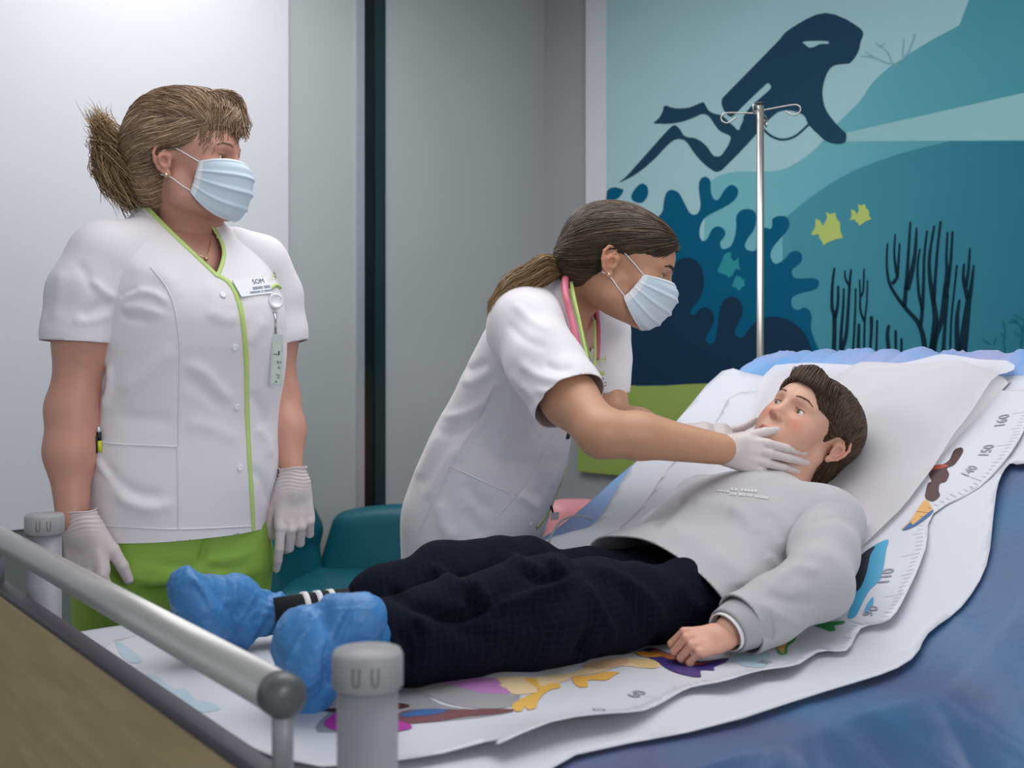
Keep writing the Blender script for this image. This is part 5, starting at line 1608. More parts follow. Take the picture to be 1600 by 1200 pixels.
# hair: smooth cap, swept locks, tied tail
blond = ['#b8987a', '#a08062', '#d2ba9a', '#7d624c', '#967a60', '#8d7364']
v = Vol((-.12, -.16, -.13), (.12, .14, .17), .0035)
v.ell((0, -.030, .046), (.088, .110, .104), .01)
v.ell((0, .03, .084), (.068, .072, .052), .03)
v.ell((0, -.075, -.03), (.058, .050, .058), .03)
v.ell((0, .120, -.03), (.12, .085, .10), .006, 's')
for s in (-1, 1):
    v.ell((s * .085, .038, -.038), (.05, .062, .064), .008, 's')
    v.ell((s * .085, -.015, -.012), (.03, .030, .036), .006, 's')
v.ell((0, .07, -.12), (.12, .12, .10), .01, 's')
V, Fc = v.mesh(2)
r = np.random.default_rng(4)
Cc = np.tile(np.array(lin('#806a56')), (len(V), 1))
capT1 = bvh(V, Fc)
hair1 = obj('hair', L1(V), Fc if not L1.flip() else Fc[:, ::-1], MATS['hair'], nurse1, col=Cc)
paths = []
c = (0, -.022, .042); rad = (.0905, .109, .099)
# top: combed from the crown forwards and to the near side of the forehead
top = scalp(2800, 1, capT1, c, rad, lambda A: (A[:, 2] > .45 - .1 * A[:, 1]) & (A[:, 0] < .85))
paths += flow(top, lambda a: np.array((.35 + .5 * a[0], 1.0, .18)), (.45, .9), c, rad, lift=(.0, .007), seed=3, wob=.10, tree=capT1)
# crown to the tie
bk = scalp(2000, 2, capT1, c, rad, lambda A: (A[:, 1] < .15) & (A[:, 2] > -.2))
paths += flow(bk, lambda a: np.array((.0, -1.0, -.12)), (.5, 1.1), c, rad, lift=(.0, .005), seed=4, wob=.08, tree=capT1)
# sides back to the tie
sd = scalp(2800, 5, capT1, c, rad, lambda A: (A[:, 2] < .60))
paths += flow(sd, lambda a: np.array((.0, -1.0, -.25)), (.6, 1.2), c, (.0895, .108, .098), lift=(.0, .004), seed=6, wob=.08, tree=capT1)
np_ = scalp(900, 7, capT1, (0, -.02, .03), (.074, .101, .112), lambda A: (A[:, 2] < -.3))
paths += flow(np_, lambda a: np.array((.0, -1.0, -.12)), (.3, .9), (0, -.02, .03), (.074, .101, .112), lift=(.0, .004), seed=8, wob=.08, tree=capT1)
n_ = len(paths)
paths = [L1(p) for p in paths]
V, Fc, Cc = strand_mesh(paths, pal(blond, n_, 5), np.random.default_rng(1).uniform(.0005, .0010, n_))
obj('hair_locks', V, Fc, MATS['hair'], hair1, col=Cc)
# fringe curl over the forehead
paths = []
r = np.random.default_rng(21)
for i in range(650):
    x0 = r.uniform(-.05, .05); a = np.array((x0, .045 + r.uniform(-.03, .02), .140 - abs(x0) * .3))
    s_ = r.uniform(0, 1); b = np.array((-.035 + .10 * s_ + r.normal() * .006, .108 - .055 * s_ ** 1.5 + r.normal() * .004, .074 - .038 * s_ + r.normal() * .010))
    m1 = (a + b) / 2 + np.array((0, .020, .022)); e = b + np.array((.004, -.006 + r.normal() * .004, -.016 * r.random()))
    paths.append(np.array(catmull([a, m1, b, e], 5)))
paths = [L1(p) for p in paths]; m = min(len(p) for p in paths); paths = [p[:m] for p in paths]
V, Fc, Cc = strand_mesh(paths, pal(blond, len(paths), 6), np.random.default_rng(1).uniform(.0005, .0010, len(paths)))
obj('fringe', V, Fc, MATS['hair'], hair1, col=Cc)
# tail: messy fan behind the tie, world points as seen
paths = []; r = np.random.default_rng(31)
kn = np.array(L1(np.array([(0.0, -.125, -.005)]))[0])
for i in range(3600):
    g = r.random()
    tx, ty = [(148, 178), (152, 215), (160, 262), (178, 300), (205, 325), (232, 320)][min(5, int(g * 6))]
    tx += r.normal() * 9; ty += r.normal() * 10; dd = 2.03 + r.normal() * .028
    sh = r.uniform(.62, 1.04)
    end = np.array(P(tx, ty, dd))
    st = kn + np.array((r.normal() * .008, r.normal() * .018, r.normal() * .020 - .0))
    out = (end - st); up = np.array((-.035 - .02 * r.random(), r.normal() * .008, .035 + .02 * r.random()))
    m1 = st + out * .35 + up * (.3 + g); m2 = st + out * .75 + up * .55 * (g + .2)
    en = st + out * sh + r.normal(size=3) * .004
    p = np.array(catmull([st, m1, m2, en], 5)); paths.append(p)
V, Fc, Cc = strand_mesh(paths, pal(['#a98a62', '#8f7350', '#c3a67c', '#6f583e', '#7c6346'], len(paths), 8), r.uniform(.0004, .0009, len(paths)))
obj('ponytail', V, Fc, MATS['hair'], hair1, col=Cc)


# ------------------------------------------------------------------ nurse bending over the bed
nurse2 = empty('person', (-.07, 2.38, 0), 'nurse with brown ponytail and pink stethoscope bending over, gloved hands at the boy\'s face', 'person')
k2 = .97
M2 = frame((.945, -.10, -.28), (.28, 0, .95)) * np.array([1, 1.0, .90])
o2 = head_local(P(956, 410, 2.05), M2, k2)
L2 = Loc(M2, o2, k2)
nb2 = Vector((.098, 2.20, 1.315))
V, Fc = head_vol('woman', [(0, -.020, -.040), wl(L2, nb2 + Vector((.035, -.01, .060))), wl(L2, nb2)], [.050, .050, .060])
skin2 = '#bf8f72'
C = skin_cols(V, skin2, '#b0605a', brow='#3a2a22', blush='#cf7c62')
Wd = L2(V); HV, HF = V, Fc
parts_V = [Wd]; parts_F = [Fc]; parts_C = [C]
v = Vol((-.20, 1.75, .85), (.50, 2.60, 1.42), .006)
S2n, E2n, W2n = tuple(P(838, 522, 2.06)), tuple(P(940, 677, 1.835)), tuple(P(1128, 702, 1.885))
S2f, E2f, W2f = tuple(P(945, 525, 2.36)), tuple(P(955, 655, 2.26)), tuple(P(1078, 687, 2.11))
v.chain([tuple(nb2), (.06, 2.22, 1.25), (.0, 2.27, 1.12), (-.05, 2.34, .95)], [.050, .065, .065, .08], .03)
v.chain([tuple(nb2 + Vector((0, 0, -.03))), S2n], [.045, .036], .03); v.chain([tuple(nb2 + Vector((0, 0, -.04))), S2f], [.042, .030], .03)
a_ = np.array(P(889, 622, 1.925))
v.chain([tuple(P(826, 522, 2.06)), tuple(a_), E2n], [.040, .043, .0385], .03)
b_ = np.array(E2n) * .70 + np.array(W2n) * .30
v.chain([E2n, tuple(b_ + (0, 0, .004)), W2n], [.0385, .0375, .026], .015)
v.chain([S2f, E2f], [.038, .036], .015)
b_ = np.array(E2f) * .65 + np.array(W2f) * .35
v.chain([E2f, tuple(b_), W2f], [.036, .034, .024], .015)
a, b = v.mesh(2); body_add(a, b, skin2)
v = Vol((-.40, 2.15, -.01), (.20, 2.70, 1.0), .010)
for (hx, hy, fx, fy) in ((-.10, 2.31, -.12, 2.34), (-.04, 2.46, -.04, 2.50)):
    v.chain([(hx, hy, .88), (fx, fy, .48), (fx, fy, .09)], [.085, .052, .035], .03)
a, b = v.mesh(1); body_add(a, b, skin2)
body2 = obj('body', np.concatenate(parts_V), np.concatenate(parts_F), MATS['skin'], nurse2, col=np.concatenate(parts_C))
brows(L2, HV, HF, body2, '#33241c', thick=1.6, n=260, z0=-.002)
eyes(L2, body2, '#4a3626', (0, 1, -.35))
mask(L2, nurse2)
# trousers and shoes
v = Vol((-.42, 2.10, .05), (.22, 2.72, 1.05), .008)
v.slab([(.80, -.078, 2.385, .165, .118), (.90, -.07, 2.38, .16, .118), (.98, -.05, 2.37, .14, .10)], (.95, -.31), .03, cap=None)
for (hx, hy, fx, fy) in ((-.105, 2.31, -.12, 2.34), (-.05, 2.46, -.04, 2.50)):
    v.chain([(hx, hy, .82), (fx, fy, .50), (fx, fy, .09)], [.098, .078, .066], .018)
V, Fc = v.mesh(2); V = wave(V, Fc, .15, .003, 15)
obj('trousers', V, Fc, MATS['lime_trousers'], nurse2)
for (x, y) in ((-.12, 2.34), (-.04, 2.50)):
    d = Vector((.95, -.31, 0)); v = Vol((x - .2, y - .2, -.01), (x + .25, y + .2, .13), .006)
    v.cap((x - d.x * .05, y - d.y * .05, .04), (x + d.x * .13, y + d.y * .13, .03), .04, .036, .02); v.cap((x - d.x * .04, y - d.y * .04, .04), (x - d.x * .03, y - d.y * .03, .09), .04, .042, .02)
    v.D = np.maximum(v.D, .004 - v.ax[2][None, None, :])
    obj('shoe', *v.mesh(1), MATS['shoe_white'], nurse2)
# tunic: leaning rings
v = Vol((-.34, 1.92, .74), (.34, 2.68, 1.42), .0045)
tab = [(.78, -.082, 2.385, .175, .135), (.84, -.080, 2.38, .178, .140), (.91, -.072, 2.37, .178, .148), (1.0, -.040, 2.33, .170, .148), (1.1, -.008, 2.29, .165, .130), (1.18, .022, 2.25, .165, .112), (1.24, .046, 2.225, .165, .104),
       (1.285, .058, 2.21, .150, .098), (1.325, .070, 2.205, .112, .080), (1.355, .080, 2.20, .080, .062), (1.375, .088, 2.20, .064, .054), (1.39, .09, 2.20, .056, .048)]
v.slab(tab, (.95, -.31), .015, n=2.2, cap=None)
V, Fc = v.mesh(2); V = wave(V, Fc, .2, .002, 12)
q5 = lambda l: [(600 + x * .275, 560 + y * .275) for x, y in l]
fl = [(q5(l), w, a) for l, w, a in [([(660, 110), (560, 260), (400, 330), (330, 320)], 7, .006), ([(650, 150), (540, 330), (400, 420), (300, 440)], 8, -.006), ([(640, 180), (560, 320), (450, 500), (400, 600)], 8, .006), ([(620, 60), (520, 130), (440, 130)], 7, .004), ([(600, 20), (500, 60), (450, 60)], 7, -.004),
      ([(330, 400), (250, 560), (180, 700)], 8, .004), ([(380, 420), (300, 580), (200, 760)], 8, -.004), ([(430, 480), (330, 640), (240, 820)], 9, .004), ([(640, 330), (760, 380), (860, 420)], 14, .003), ([(560, 460), (640, 560), (760, 620)], 14, -.003),
      ([(470, 690), (520, 800), (620, 870)], 12, -.005), ([(760, 760), (850, 830), (880, 860)], 8, .006), ([(880, 640), (900, 720), (860, 800)], 8, -.005), ([(320, 800), (340, 940), (420, 1040)], 12, .005), ([(450, 850), (540, 980), (560, 1020)], 12, -.004),
      ([(960, 360), (1020, 440), (1000, 560)], 10, .004), ([(1040, 470), (1010, 560), (960, 620)], 8, -.004)]]
V = folds(V, Fc, fl)
pr = P(725, 870, 2.30)
V, Fc = slice_plane(V, Fc, (-.08, 2.38, .812), (.22, -.05, -1))
tunT2 = bvh(V, Fc)
npoly = [(868, 420), (888, 455), (903, 500), (918, 545), (926, 570), (934, 540), (938, 505), (955, 480), (960, 430), (930, 400)]
Fc = cut(V, Fc, npoly)
c = V[Fc].mean(1); Fc = Fc[(c[:, 2] < 1.378) ]
tunic2 = solid(obj('tunic', V, Fc, MATS['tunic_white'], nurse2), .0018)
dn = np.array(E2n) - np.array(S2n)
sleeve([(.055, 2.19, 1.325), tuple(P(823, 512, 2.07)), tuple(P(851, 567, 1.99)), tuple(P(887, 622, 1.925)), tuple(P(925, 690, 1.86))], [.050, .069, .065, .062, .060], tuple(P(884, 636, 1.925)), tuple(dn * (1, .6, 1)), 23,
    [(q5(l), w, a) for l, w, a in [([(700, 60), (780, 160), (900, 200), (1020, 190)], 8, .005), ([(760, 10), (860, 90), (980, 130), (1080, 120)], 8, .005), ([(660, 100), (760, 200), (840, 300)], 8, -.004), ([(900, 30), (990, 60), (1080, 50)], 7, -.004), ([(800, 150), (900, 220), (1040, 230)], 7, -.004)]] +
    [([(800, 470), (830, 500), (870, 520)], 8, .004), ([(790, 500), (820, 530), (860, 545)], 8, -.003)], parent=tunic2)
df = np.array(E2f) - np.array(S2f)
sleeve([(.12, 2.24, 1.315), tuple(P(938, 515, 2.33)), tuple(P(942, 560, 2.33)), tuple(P(943, 600, 2.31)), tuple(P(946, 660, 2.28))], [.048, .056, .054, .050, .048], tuple(P(945, 613, 2.3)), (.0, 0, -1), 24, parent=tunic2)
# trims and seams
trims(tunT2, [([(903, 690), (888, 722), (876, 755), (866, 780), (854, 806), (838, 825)], .009)], MATS['lime_trim'], 'lime_placket', tunic2)
trims(tunT2, [([(890, 452), (901, 495), (915, 540), (926, 572)], .0075), ([(943, 500), (941, 530), (930, 565)], .006)], MATS['lime_trim'], 'collar_trim', tunic2, off=.003)
for l in ([(882, 650), (858, 690), (830, 740), (805, 775), (776, 808)], [(772, 600), (745, 660), (712, 715), (690, 760), (655, 828)], [(702, 728), (750, 750), (797, 771)]):
    trims(tunT2, [(l, .0032)], MATS['tunic_seam'], 'seam', tunic2, off=.0009)
for (x, y) in ((867, 757), (829, 819)):
    h_ = onto2(tunT2, x, y, .0005); R = Vector((0, 0, 1)).rotation_difference(h_[1]).to_matrix()
    MB().lathe([(.0055, 0), (.0058, .0012), (.0045, .0018), (.0005, .0014)], h_[0], 20, rot=R).build('button', MATS['button'], tunic2)
# badge of the bending nurse
h0 = onto2(tunT2, 932, 596, .012)
dq = h0[0].y - .012
q = [P(x, y, dq) for x, y in [(928, 588), (946, 588), (950, 604), (934, 617)]]
nn = Vector((0, -1, 0))
b2 = plate3(q, nn, .0012, MATS['badge_white'], 'name_badge', tunic2)
fr = (*[p + nn * .0014 for p in q], nn)
write(fr, 'SOM', .28, .08, .80, .34, MATS['navy_ink'], 'badge_print', b2)
write(fr, '------- --', .08, .52, .95, .60, MATS['navy_ink'], 'badge_print', b2); write(fr, '--- ------', .1, .74, .9, .82, MATS['navy_ink'], 'badge_print', b2)
plate3([P(x, y, dq - .0005) for x, y in [(929, 581), (944, 580), (944, 587), (929, 588)]], nn, .001, MATS['lime_trim'], 'badge_clip', tunic2)
qf = [P(x, y, dq - .0) for x, y in [(932, 557), (947, 555), (947, 567), (932, 569)]]
fr = (*[p for p in qf], nn); write(fr, 'IH', 0, 0, 1, 1, MATS['lime_ink'], 'embroidered_logo', tunic2)
h_ = onto2(tunT2, 886, 681, .002)
MB().lathe([(.006, -.002), (.007, 0), (.006, .003), (.0005, .0045)], h_[0], 18, rot=Vector((0, 0, 1)).rotation_difference(h_[1]).to_matrix()).build('snap', MATS['black_plastic'], tunic2)
# stethoscope and lanyard
mat('pink_rubber', '#cc6f84', 0.35, noise=(40, 0.03))
st = MB()
pts = [P(889, 430, 2.17), P(883, 438, 2.09), P(884, 462, 2.045), P(891, 490, 2.03), P(899, 525, 2.01), P(905, 560, 2.0), P(912, 592, 1.99), P(922, 622, 2.01)]
st.tube(catmull([tuple(p) for p in pts], 8), .0066, 14)
steth = st.build('stethoscope', MATS['pink_rubber'])
tag(steth, 'pink stethoscope tube round the neck of the bending nurse', 'stethoscope')
pts = [P(891, 432, 2.17), P(905, 436, 2.24), P(928, 470, 2.24), P(933, 500, 2.20), P(934, 530, 2.16), P(932, 560, 2.13)]
MB().tube(catmull([tuple(p) for p in pts], 8), .0058, 14).build('far_tube', MATS['pink_rubber'], steth)
lan = MB()
def strap(mb, pts, w, d=(0, -1, 0)):
    pts = [Vector(p) for p in catmull([tuple(p) for p in pts], 6)]; V = []; Fc = []
    for i, p in enumerate(pts):
        t = (pts[min(i + 1, len(pts) - 1)] - pts[max(i - 1, 0)]).normalized(); s_ = t.cross(Vector(d)).normalized() * w / 2
        V += [p - s_, p + s_, p + s_ + Vector(d) * .0012, p - s_ + Vector(d) * .0012]
    for i in range(len(pts) - 1):
        for k in range(4): Fc.append((i * 4 + k, i * 4 + (k + 1) % 4, i * 4 + 4 + (k + 1) % 4, i * 4 + 4 + k))
    mb.add(V, Fc)
strap(lan, [P(892, 440, 2.10), P(897, 466, 2.055), P(905, 502, 2.03), P(914, 545, 2.01), P(922, 580, 2.0), P(931, 610, 2.0)], .0065)
lanyard = lan.build('lanyard', MATS['lime_trim']); tag(lanyard, 'lime green lanyard strap hanging from the neck of the bending nurse', 'lanyard')
l2 = MB(); strap(l2, [P(929, 500, 2.16), P(930, 530, 2.13), P(930, 560, 2.11), P(927, 585, 2.08)], .005); l2.build('far_strap', MATS['lime_trim'], lanyard)

# hands on the boy's jaw
near_dir = (.97, .03, -.20)
handset(nurse2, P(1134, 703, 1.885), near_dir, (.05, -1, .10), True, .78, [(.12, .14, .10), (.16, .16, .10), (.20, .20, .12), (.18, .22, .14)], (.58, -.16, -.05, .10), .016, spread=(-.02, -.02, -.04, -.12))
handset(nurse2, P(1078, 684, 2.09), (.97, -.06, -.05), (-.05, .45, -.75), True, .86, [(.15, .2, .15), (.2, .25, .15), (.25, .25, .2), (.25, .3, .2)], (.50, -.20, .0, .0), .020)

# hair pulled back to a tie
brown = ['#35281f', '#4a3a2c', '#5e4a36', '#2a2019', '#6d5740']
v = Vol((-.12, -.16, -.13), (.12, .14, .17), .0035)
v.ell((0, -.022, .040), (.0835, .1035, .0905), .01)
v.ell((0, .03, .058), (.066, .064, .046), .03)
v.ell((0, -.080, -.015), (.055, .050, .050), .03)
v.ell((0, .120, -.028), (.12, .078, .098), .006, 's')
for s in (-1, 1):
    v.ell((s * .085, .040, -.030), (.05, .060, .062), .008, 's')
    v.ell((s * .085, -.015, -.010), (.03, .030, .034), .006, 's')
v.ell((0, .07, -.12), (.12, .12, .10), .01, 's')
v.ell((0, -.04, -.13), (.12, .10, .06), .01, 's')
V, Fc = v.mesh(2); capT2 = bvh(V, Fc)
hair2 = obj('hair', L2(V), Fc, MATS['hair'], nurse2, col=np.tile(np.array(lin('#3a2c22')), (len(V), 1)))
c = (0, -.020, .040); rad = (.085, .105, .092)
kn_l = np.array((0, -.128, -.012))
paths = flow(scalp(9000, 41, capT2, c, rad), lambda a: np.array((.0, -1.0, -.42)), (.7, 1.6), c, rad, lift=(.0, .0035), seed=42, wob=.05, tree=capT2, m=12)
paths = [L2(p) for p in paths]
r = np.random.default_rng(9)
V, Fc, Cc = strand_mesh(paths, pal(brown, len(paths), 15, [3, 3, 2, 2, 1]), r.uniform(.0004, .0009, len(paths)))
obj('hair_locks', V, Fc, MATS['hair'], hair2, col=Cc)
kw_ = np.array(P(890, 420, 2.125))
v = Vol(kw_ - .06, kw_ + .06, .003); v.ell(kw_, (.015, .020, .022), .01); v.cap(kw_ + (.035, -.002, .006), kw_, .036, .014, .02)
V, Fc = v.mesh(2); obj('hair_gather', V, Fc, MATS['hair'], hair2, col=np.tile(np.array(lin('#3d2e23')), (len(V), 1)))
ring = [kw_ + np.array((-.004 + .004 * math.sin(a), .017 * math.cos(a), .019 * math.sin(a))) for a in np.linspace(0, 2 * math.pi, 30)]
mat('hair_tie_black', '#141416', 0.8, noise=(200, 0.05))
MB().tube(ring, .0052, 10, caps=False).build('hair_tie', MATS['hair_tie_black'], hair2)
paths = []; cols = []
A0 = [np.array(lin(c)) for c in ['#4d3b2a', '#6b543a', '#8a6f4b', '#a5875c', '#5d4833']]
for i in range(2600):
    g = r.random(); st_ = kw_ + r.normal(size=3) * (.003, .012, .010)
    g2 = g * 2 - 1
    cen = [(872, 418 + 13 * g2), (845, 424 + 20 * g2), (812, 442 + 22 * g2), (785, 462 + 18 * g2), (765, 484 + 12 * g2)]
    dep = [2.125, 2.12, 2.105, 2.09, 2.08]; dj = r.normal() * .016
    n_ = r.integers(3, 6) if r.random() < .6 else 5
    pp = [st_] + [np.array(P(x + r.normal() * 2.5, y + r.normal() * 2.5, d + dj * min(1, .5 + .3 * k))) for k, ((x, y), d) in enumerate(zip(cen[:n_], dep))]
    p = np.array(catmull(pp, 5)); t = np.linspace(0, 1, 16) * (len(p) - 1); p = np.stack([np.interp(t, np.arange(len(p)), p[:, k]) for k in range(3)], 1)
    p[:, 2] += .003 * np.sin(t * .7 + r.random() * 2 + g * 3); paths.append(p)
    c0 = A0[r.integers(0, 2)] if r.random() < .7 else A0[4]; c1 = A0[r.integers(1, 4)]
    f_ = (np.linspace(0, 1, 16) ** .8)[:, None]; cols.append(c0 * (1 - f_) + c1 * f_)
V, Fc, Cc = strand_mesh(paths, np.array(cols), r.uniform(.0004, .0009, len(paths)))
obj('ponytail', V, Fc, MATS['hair'], hair2, col=Cc)
e = L2(np.array([(.084, -.018 + .001, -.006 - .026)]))[0]
MB().lathe([(.0005, -.0035), (.0028, -.002), (.0032, 0), (.0028, .002), (.0005, .0035)], e, 14).build('earring', MATS['earring'], nurse2)
# clear card hanging by the hem
dc = onto2(tunT2, 858, 800, .0)[0].y - .01
q = [P(x, y, dc) for x, y in [(861, 801), (874, 800), (872, 812), (860, 813)]]
ic = plate3(q, Vector((0, -1, 0)), .001, MATS['clear_plastic'], 'id_card', None)
tag(ic, 'small clear card hanging at the tunic hem of the bending nurse', 'card')
MB().tube([P(861, 790, dc), P(864, 801, dc)], [.003, .002], 8).build('clip', MATS['black_plastic'], ic)

# ------------------------------------------------------------------ boy on the bed
mat('sweater_gray', '#aeadb2', 0.9, noise=(30, 0.02), bump=(1200, 0.35, 0.0008), sheen=.3)
mat('sweater_rib', '#a8a7ad', 0.9, noise=(30, 0.02), bump=(1200, 0.35, 0.0008))
mat('undershirt', '#e2e2e4', 0.9, noise=(100, 0.01))
mat('trousers_navy', '#14182a', 0.95, bump=(900, 0.3, 0.0006), spec=.1)
_nt = MATS['trousers_navy'].node_tree; _b = _nt.nodes['Principled BSDF']
_at = _nt.nodes.new('ShaderNodeAttribute'); _at.attribute_name = 'weave'; _sx = _nt.nodes.new('ShaderNodeSeparateXYZ'); _nt.links.new(_at.outputs['Vector'], _sx.inputs[0])
_ms = []
for ax_, per in (('X', .0105), ('Y', .0095)):
    m1 = _nt.nodes.new('ShaderNodeMath'); m1.operation = 'DIVIDE'; m1.inputs[1].default_value = per; _nt.links.new(_sx.outputs[ax_], m1.inputs[0])
    m2 = _nt.nodes.new('ShaderNodeMath'); m2.operation = 'FRACT'; _nt.links.new(m1.outputs[0], m2.inputs[0])
    m3 = _nt.nodes.new('ShaderNodeMath'); m3.operation = 'LESS_THAN'; m3.inputs[1].default_value = .11; _nt.links.new(m2.outputs[0], m3.inputs[0]); _ms.append(m3)
_mx = _nt.nodes.new('ShaderNodeMath'); _mx.operation = 'MAXIMUM'; _nt.links.new(_ms[0].outputs[0], _mx.inputs[0]); _nt.links.new(_ms[1].outputs[0], _mx.inputs[1])
_cm = _nt.nodes.new('ShaderNodeMix'); _cm.data_type = 'RGBA'; _cm.inputs['A'].default_value = (*lin('#0e111e'), 1); _cm.inputs['B'].default_value = (*lin('#151a2a'), 1)
_nt.links.new(_mx.outputs[0], _cm.inputs['Factor']); _nt.links.new(_cm.outputs['Result'], _b.inputs['Base Color'])
mat('shoe_cover_blue', '#3b7dba', 0.45, noise=(16, 0.16), bump=(120, 0.5, 0.003), sss=.0)
mat('sock_black', '#14151a', 0.95, noise=(100, 0.05)); mat('sock_white', '#d9d9dc', 0.9, noise=(100, 0.02))
mat('shoe_navy', '#1c2338', 0.7, noise=(60, 0.05))

boy = empty('person', B(.7, -.05, .80), 'boy in grey sweater, dark checked trousers and blue shoe covers lying on the bed', 'person')
k3 = .84
M3 = frame((-.585, -.53, .615), (.66, .14, .74))
M3 = np.stack([-M3[:, 0], M3[:, 1], M3[:, 2]], 1)     # local +X = the ear facing the room (his left)
o3 = head_local(P(1306, 703, 1.915), M3, k3)
L3 = Loc(M3, o3, k3)
nb3 = B(1.025, -.035, .985)
V, Fc = head_vol('boy', [(0, -.018, -.045), wl(L3, Vector(L3(np.array([(0, -.03, -.10)]))[0])), wl(L3, nb3)], [.050, .047, .055], h=.0019)
skin3 = '#d2a28b'
C = skin_cols(V, skin3, '#b8615a', boy=True, brow='#6b4a38', blush='#d9826f')
# a few small moles
for (x, y, z) in ((.055, .045, -.045), (.060, .028, -.062), (.040, .070, -.030)):
    d = np.linalg.norm(V - np.array((x, y, z)), axis=1)
Wd = L3(V); HV, HF = V, Fc
parts_V = [Wd]; parts_F = [Fc if not L3.flip() else Fc[:, ::-1]]; parts_C = [C]
S3n, E3n, W3n = B(.995, -.155, .958), Vector(P(1276, 915, 1.61)), Vector(P(1140, 985, 1.525))
S3f, E3f, W3f = B(1.0, .105, .962), B(.87, .18, .850), B(.745, .15, .838)
v = Vol(tuple(B(.6, -.35, .78) + Vector((-.3, -.1, 0))), tuple(B(1.1, .2, 1.15) + Vector((.2, .2, 0))), .006)
v.chain([nb3, B(.93, -.03, .925), B(.75, -.045, .868)], [.046, .050, .030], .03)
v.chain([nb3, S3n, E3n, W3n], [.04, .038, .030, .021], .015); v.chain([nb3, S3f, E3f, W3f], [.04, .038, .030, .021], .015)
a, b = v.mesh(1); body_add(a, b, skin3)
# bare fist resting on the chart
fx_, fy_, fz_ = arm_frame((-.90, -.30, -.10), (-.12, -.62, .78))
Mh = np.stack([fx_, fy_, fz_], 1)
Hf, Ff, tp, ti = hand_mesh([(.95, 1.15, .75), (1.05, 1.2, .8), (1.05, 1.2, .8), (1.0, 1.15, .8)], (.50, -.55, -.45, .45), spread=(.05, .01, -.03, -.07), fat=1.05, h=.0016)
Lh = Loc(Mh, np.array(P(1134, 992, 1.515)), .60)
Wh = Lh(Hf); Fh = Ff if not Lh.flip() else Ff[:, ::-1]
body_add(Wh, Fh, '#d29c87')
body3 = obj('body', np.concatenate(parts_V), np.concatenate(parts_F), MATS['skin'], boy, col=np.concatenate(parts_C))
brows(L3, HV, HF, body3, '#6b4c3a', thick=.8, n=110)
eyes(L3, body3, '#6b6a4c', (-.25, 1, .05))

# sweater
v = Vol(*bbox([B(s_, t_, z_) for s_ in (.55, 1.15) for t_ in (-.30, .26) for z_ in (.78, 1.12)], 0), .005)
al = norm(np.array(U_) * .86 + np.array((0, 0, .51))); sd = np.array(W_); nm = np.cross(al, sd); nm = nm if nm[2] > 0 else -nm
v.ell(B(.915, -.02, .930), (.155, .160, .080), .03, R=[al, sd, nm])
al2 = norm(np.array(U_) * .95 + np.array((0, 0, .25))); nm2 = np.cross(al2, sd); nm2 = nm2 if nm2[2] > 0 else -nm2
v.ell(B(.77, -.03, .878), (.165, .180, .080), .03, R=[al2, sd, nm2])
v.chain([S3n, S3f], [.058, .058], .03)
v.cap(S3n, B(.93, -.13, .93), .058, .06, .03); v.cap(nb3 + Vector((0, 0, -.012)), B(.97, -.03, .95), .056, .065, .025)
V, Fc = v.mesh(2); V = wave(V, Fc, .12, .0022, 31)
q6_ = lambda l: [(1000 + x * .25, 560 + y * .25) for x, y in l]; q8_ = lambda l: [(1000 + x * .375, 700 + y * .375) for x, y in l]
fl = [(q6_(l), w, a) for l, w, a in [([(290, 850), (180, 960), (60, 1060)], 8, -.006), ([(560, 930), (660, 1000), (740, 1120)], 12, .005), ([(320, 900), (480, 910), (640, 980)], 12, .004), ([(780, 960), (860, 1060), (900, 1150)], 10, -.003), ([(1000, 960), (1030, 1060), (960, 1160)], 8, -.005)]] + \
     [(q8_(l), w, a) for l, w, a in [([(700, 320), (640, 380), (600, 500)], 8, -.006), ([(440, 580), (500, 610), (520, 640)], 7, -.010), ([(380, 560), (470, 575), (560, 560)], 8, .005), ([(300, 420), (420, 520), (480, 560)], 12, .004), ([(200, 560), (330, 620), (430, 680)], 10, .003),
      ([(520, 440), (580, 520), (560, 580)], 9, .005), ([(100, 330), (250, 400), (330, 520)], 14, .003), ([(-60, 430), (120, 520), (260, 600)], 14, -.003)]]
V = folds(V, Fc, fl)
V, Fc = slice_plane(V, Fc, tuple(B(.745, 0, .9)), tuple(-U_ * .96 + W_ * .13 - Vector((0, 0, .28))))
swT = bvh(V, Fc)
cc_ = V[Fc].mean(1); nk = norm(np.array(nb3) - np.array(B(.93, -.03, .955)))
Fc = Fc[~(np.linalg.norm(cc_ - np.array(nb3 + Vector((0.005, 0, .004)))[None], axis=1) < .062) | (((cc_ - np.array(nb3)) @ nk) < .010)]
sweater = solid(obj('sweater', V, Fc, MATS['sweater_gray'], boy), .003)
slf = [(q8_(l), w, a) for l, w, a in [([(690, 330), (780, 290), (850, 300), (890, 350)], 5, -.003), ([(560, 560), (640, 500), (760, 520)], 9, .004), ([(520, 600), (620, 640), (740, 640)], 9, -.004), ([(480, 640), (580, 700), (680, 740)], 8, .004), ([(600, 450), (700, 420), (820, 470)], 10, .003), ([(430, 690), (520, 760), (600, 780)], 8, -.003)]]
sl3, V_, F_ = sleeve([tuple(B(.97, -.13, .948)), tuple(S3n), tuple(S3n.lerp(E3n, .5) + Vector((.004, 0, .002))), tuple(E3n), tuple(E3n.lerp(W3n, .55)), tuple(W3n.lerp(E3n, .16)), tuple(W3n + (W3n - E3n) * .3)], [.05, .057, .049, .046, .042, .039, .036], tuple(W3n.lerp(E3n, .13)), tuple(W3n - E3n), 33, slf, parent=sweater, m='sweater_gray', thick=.003)
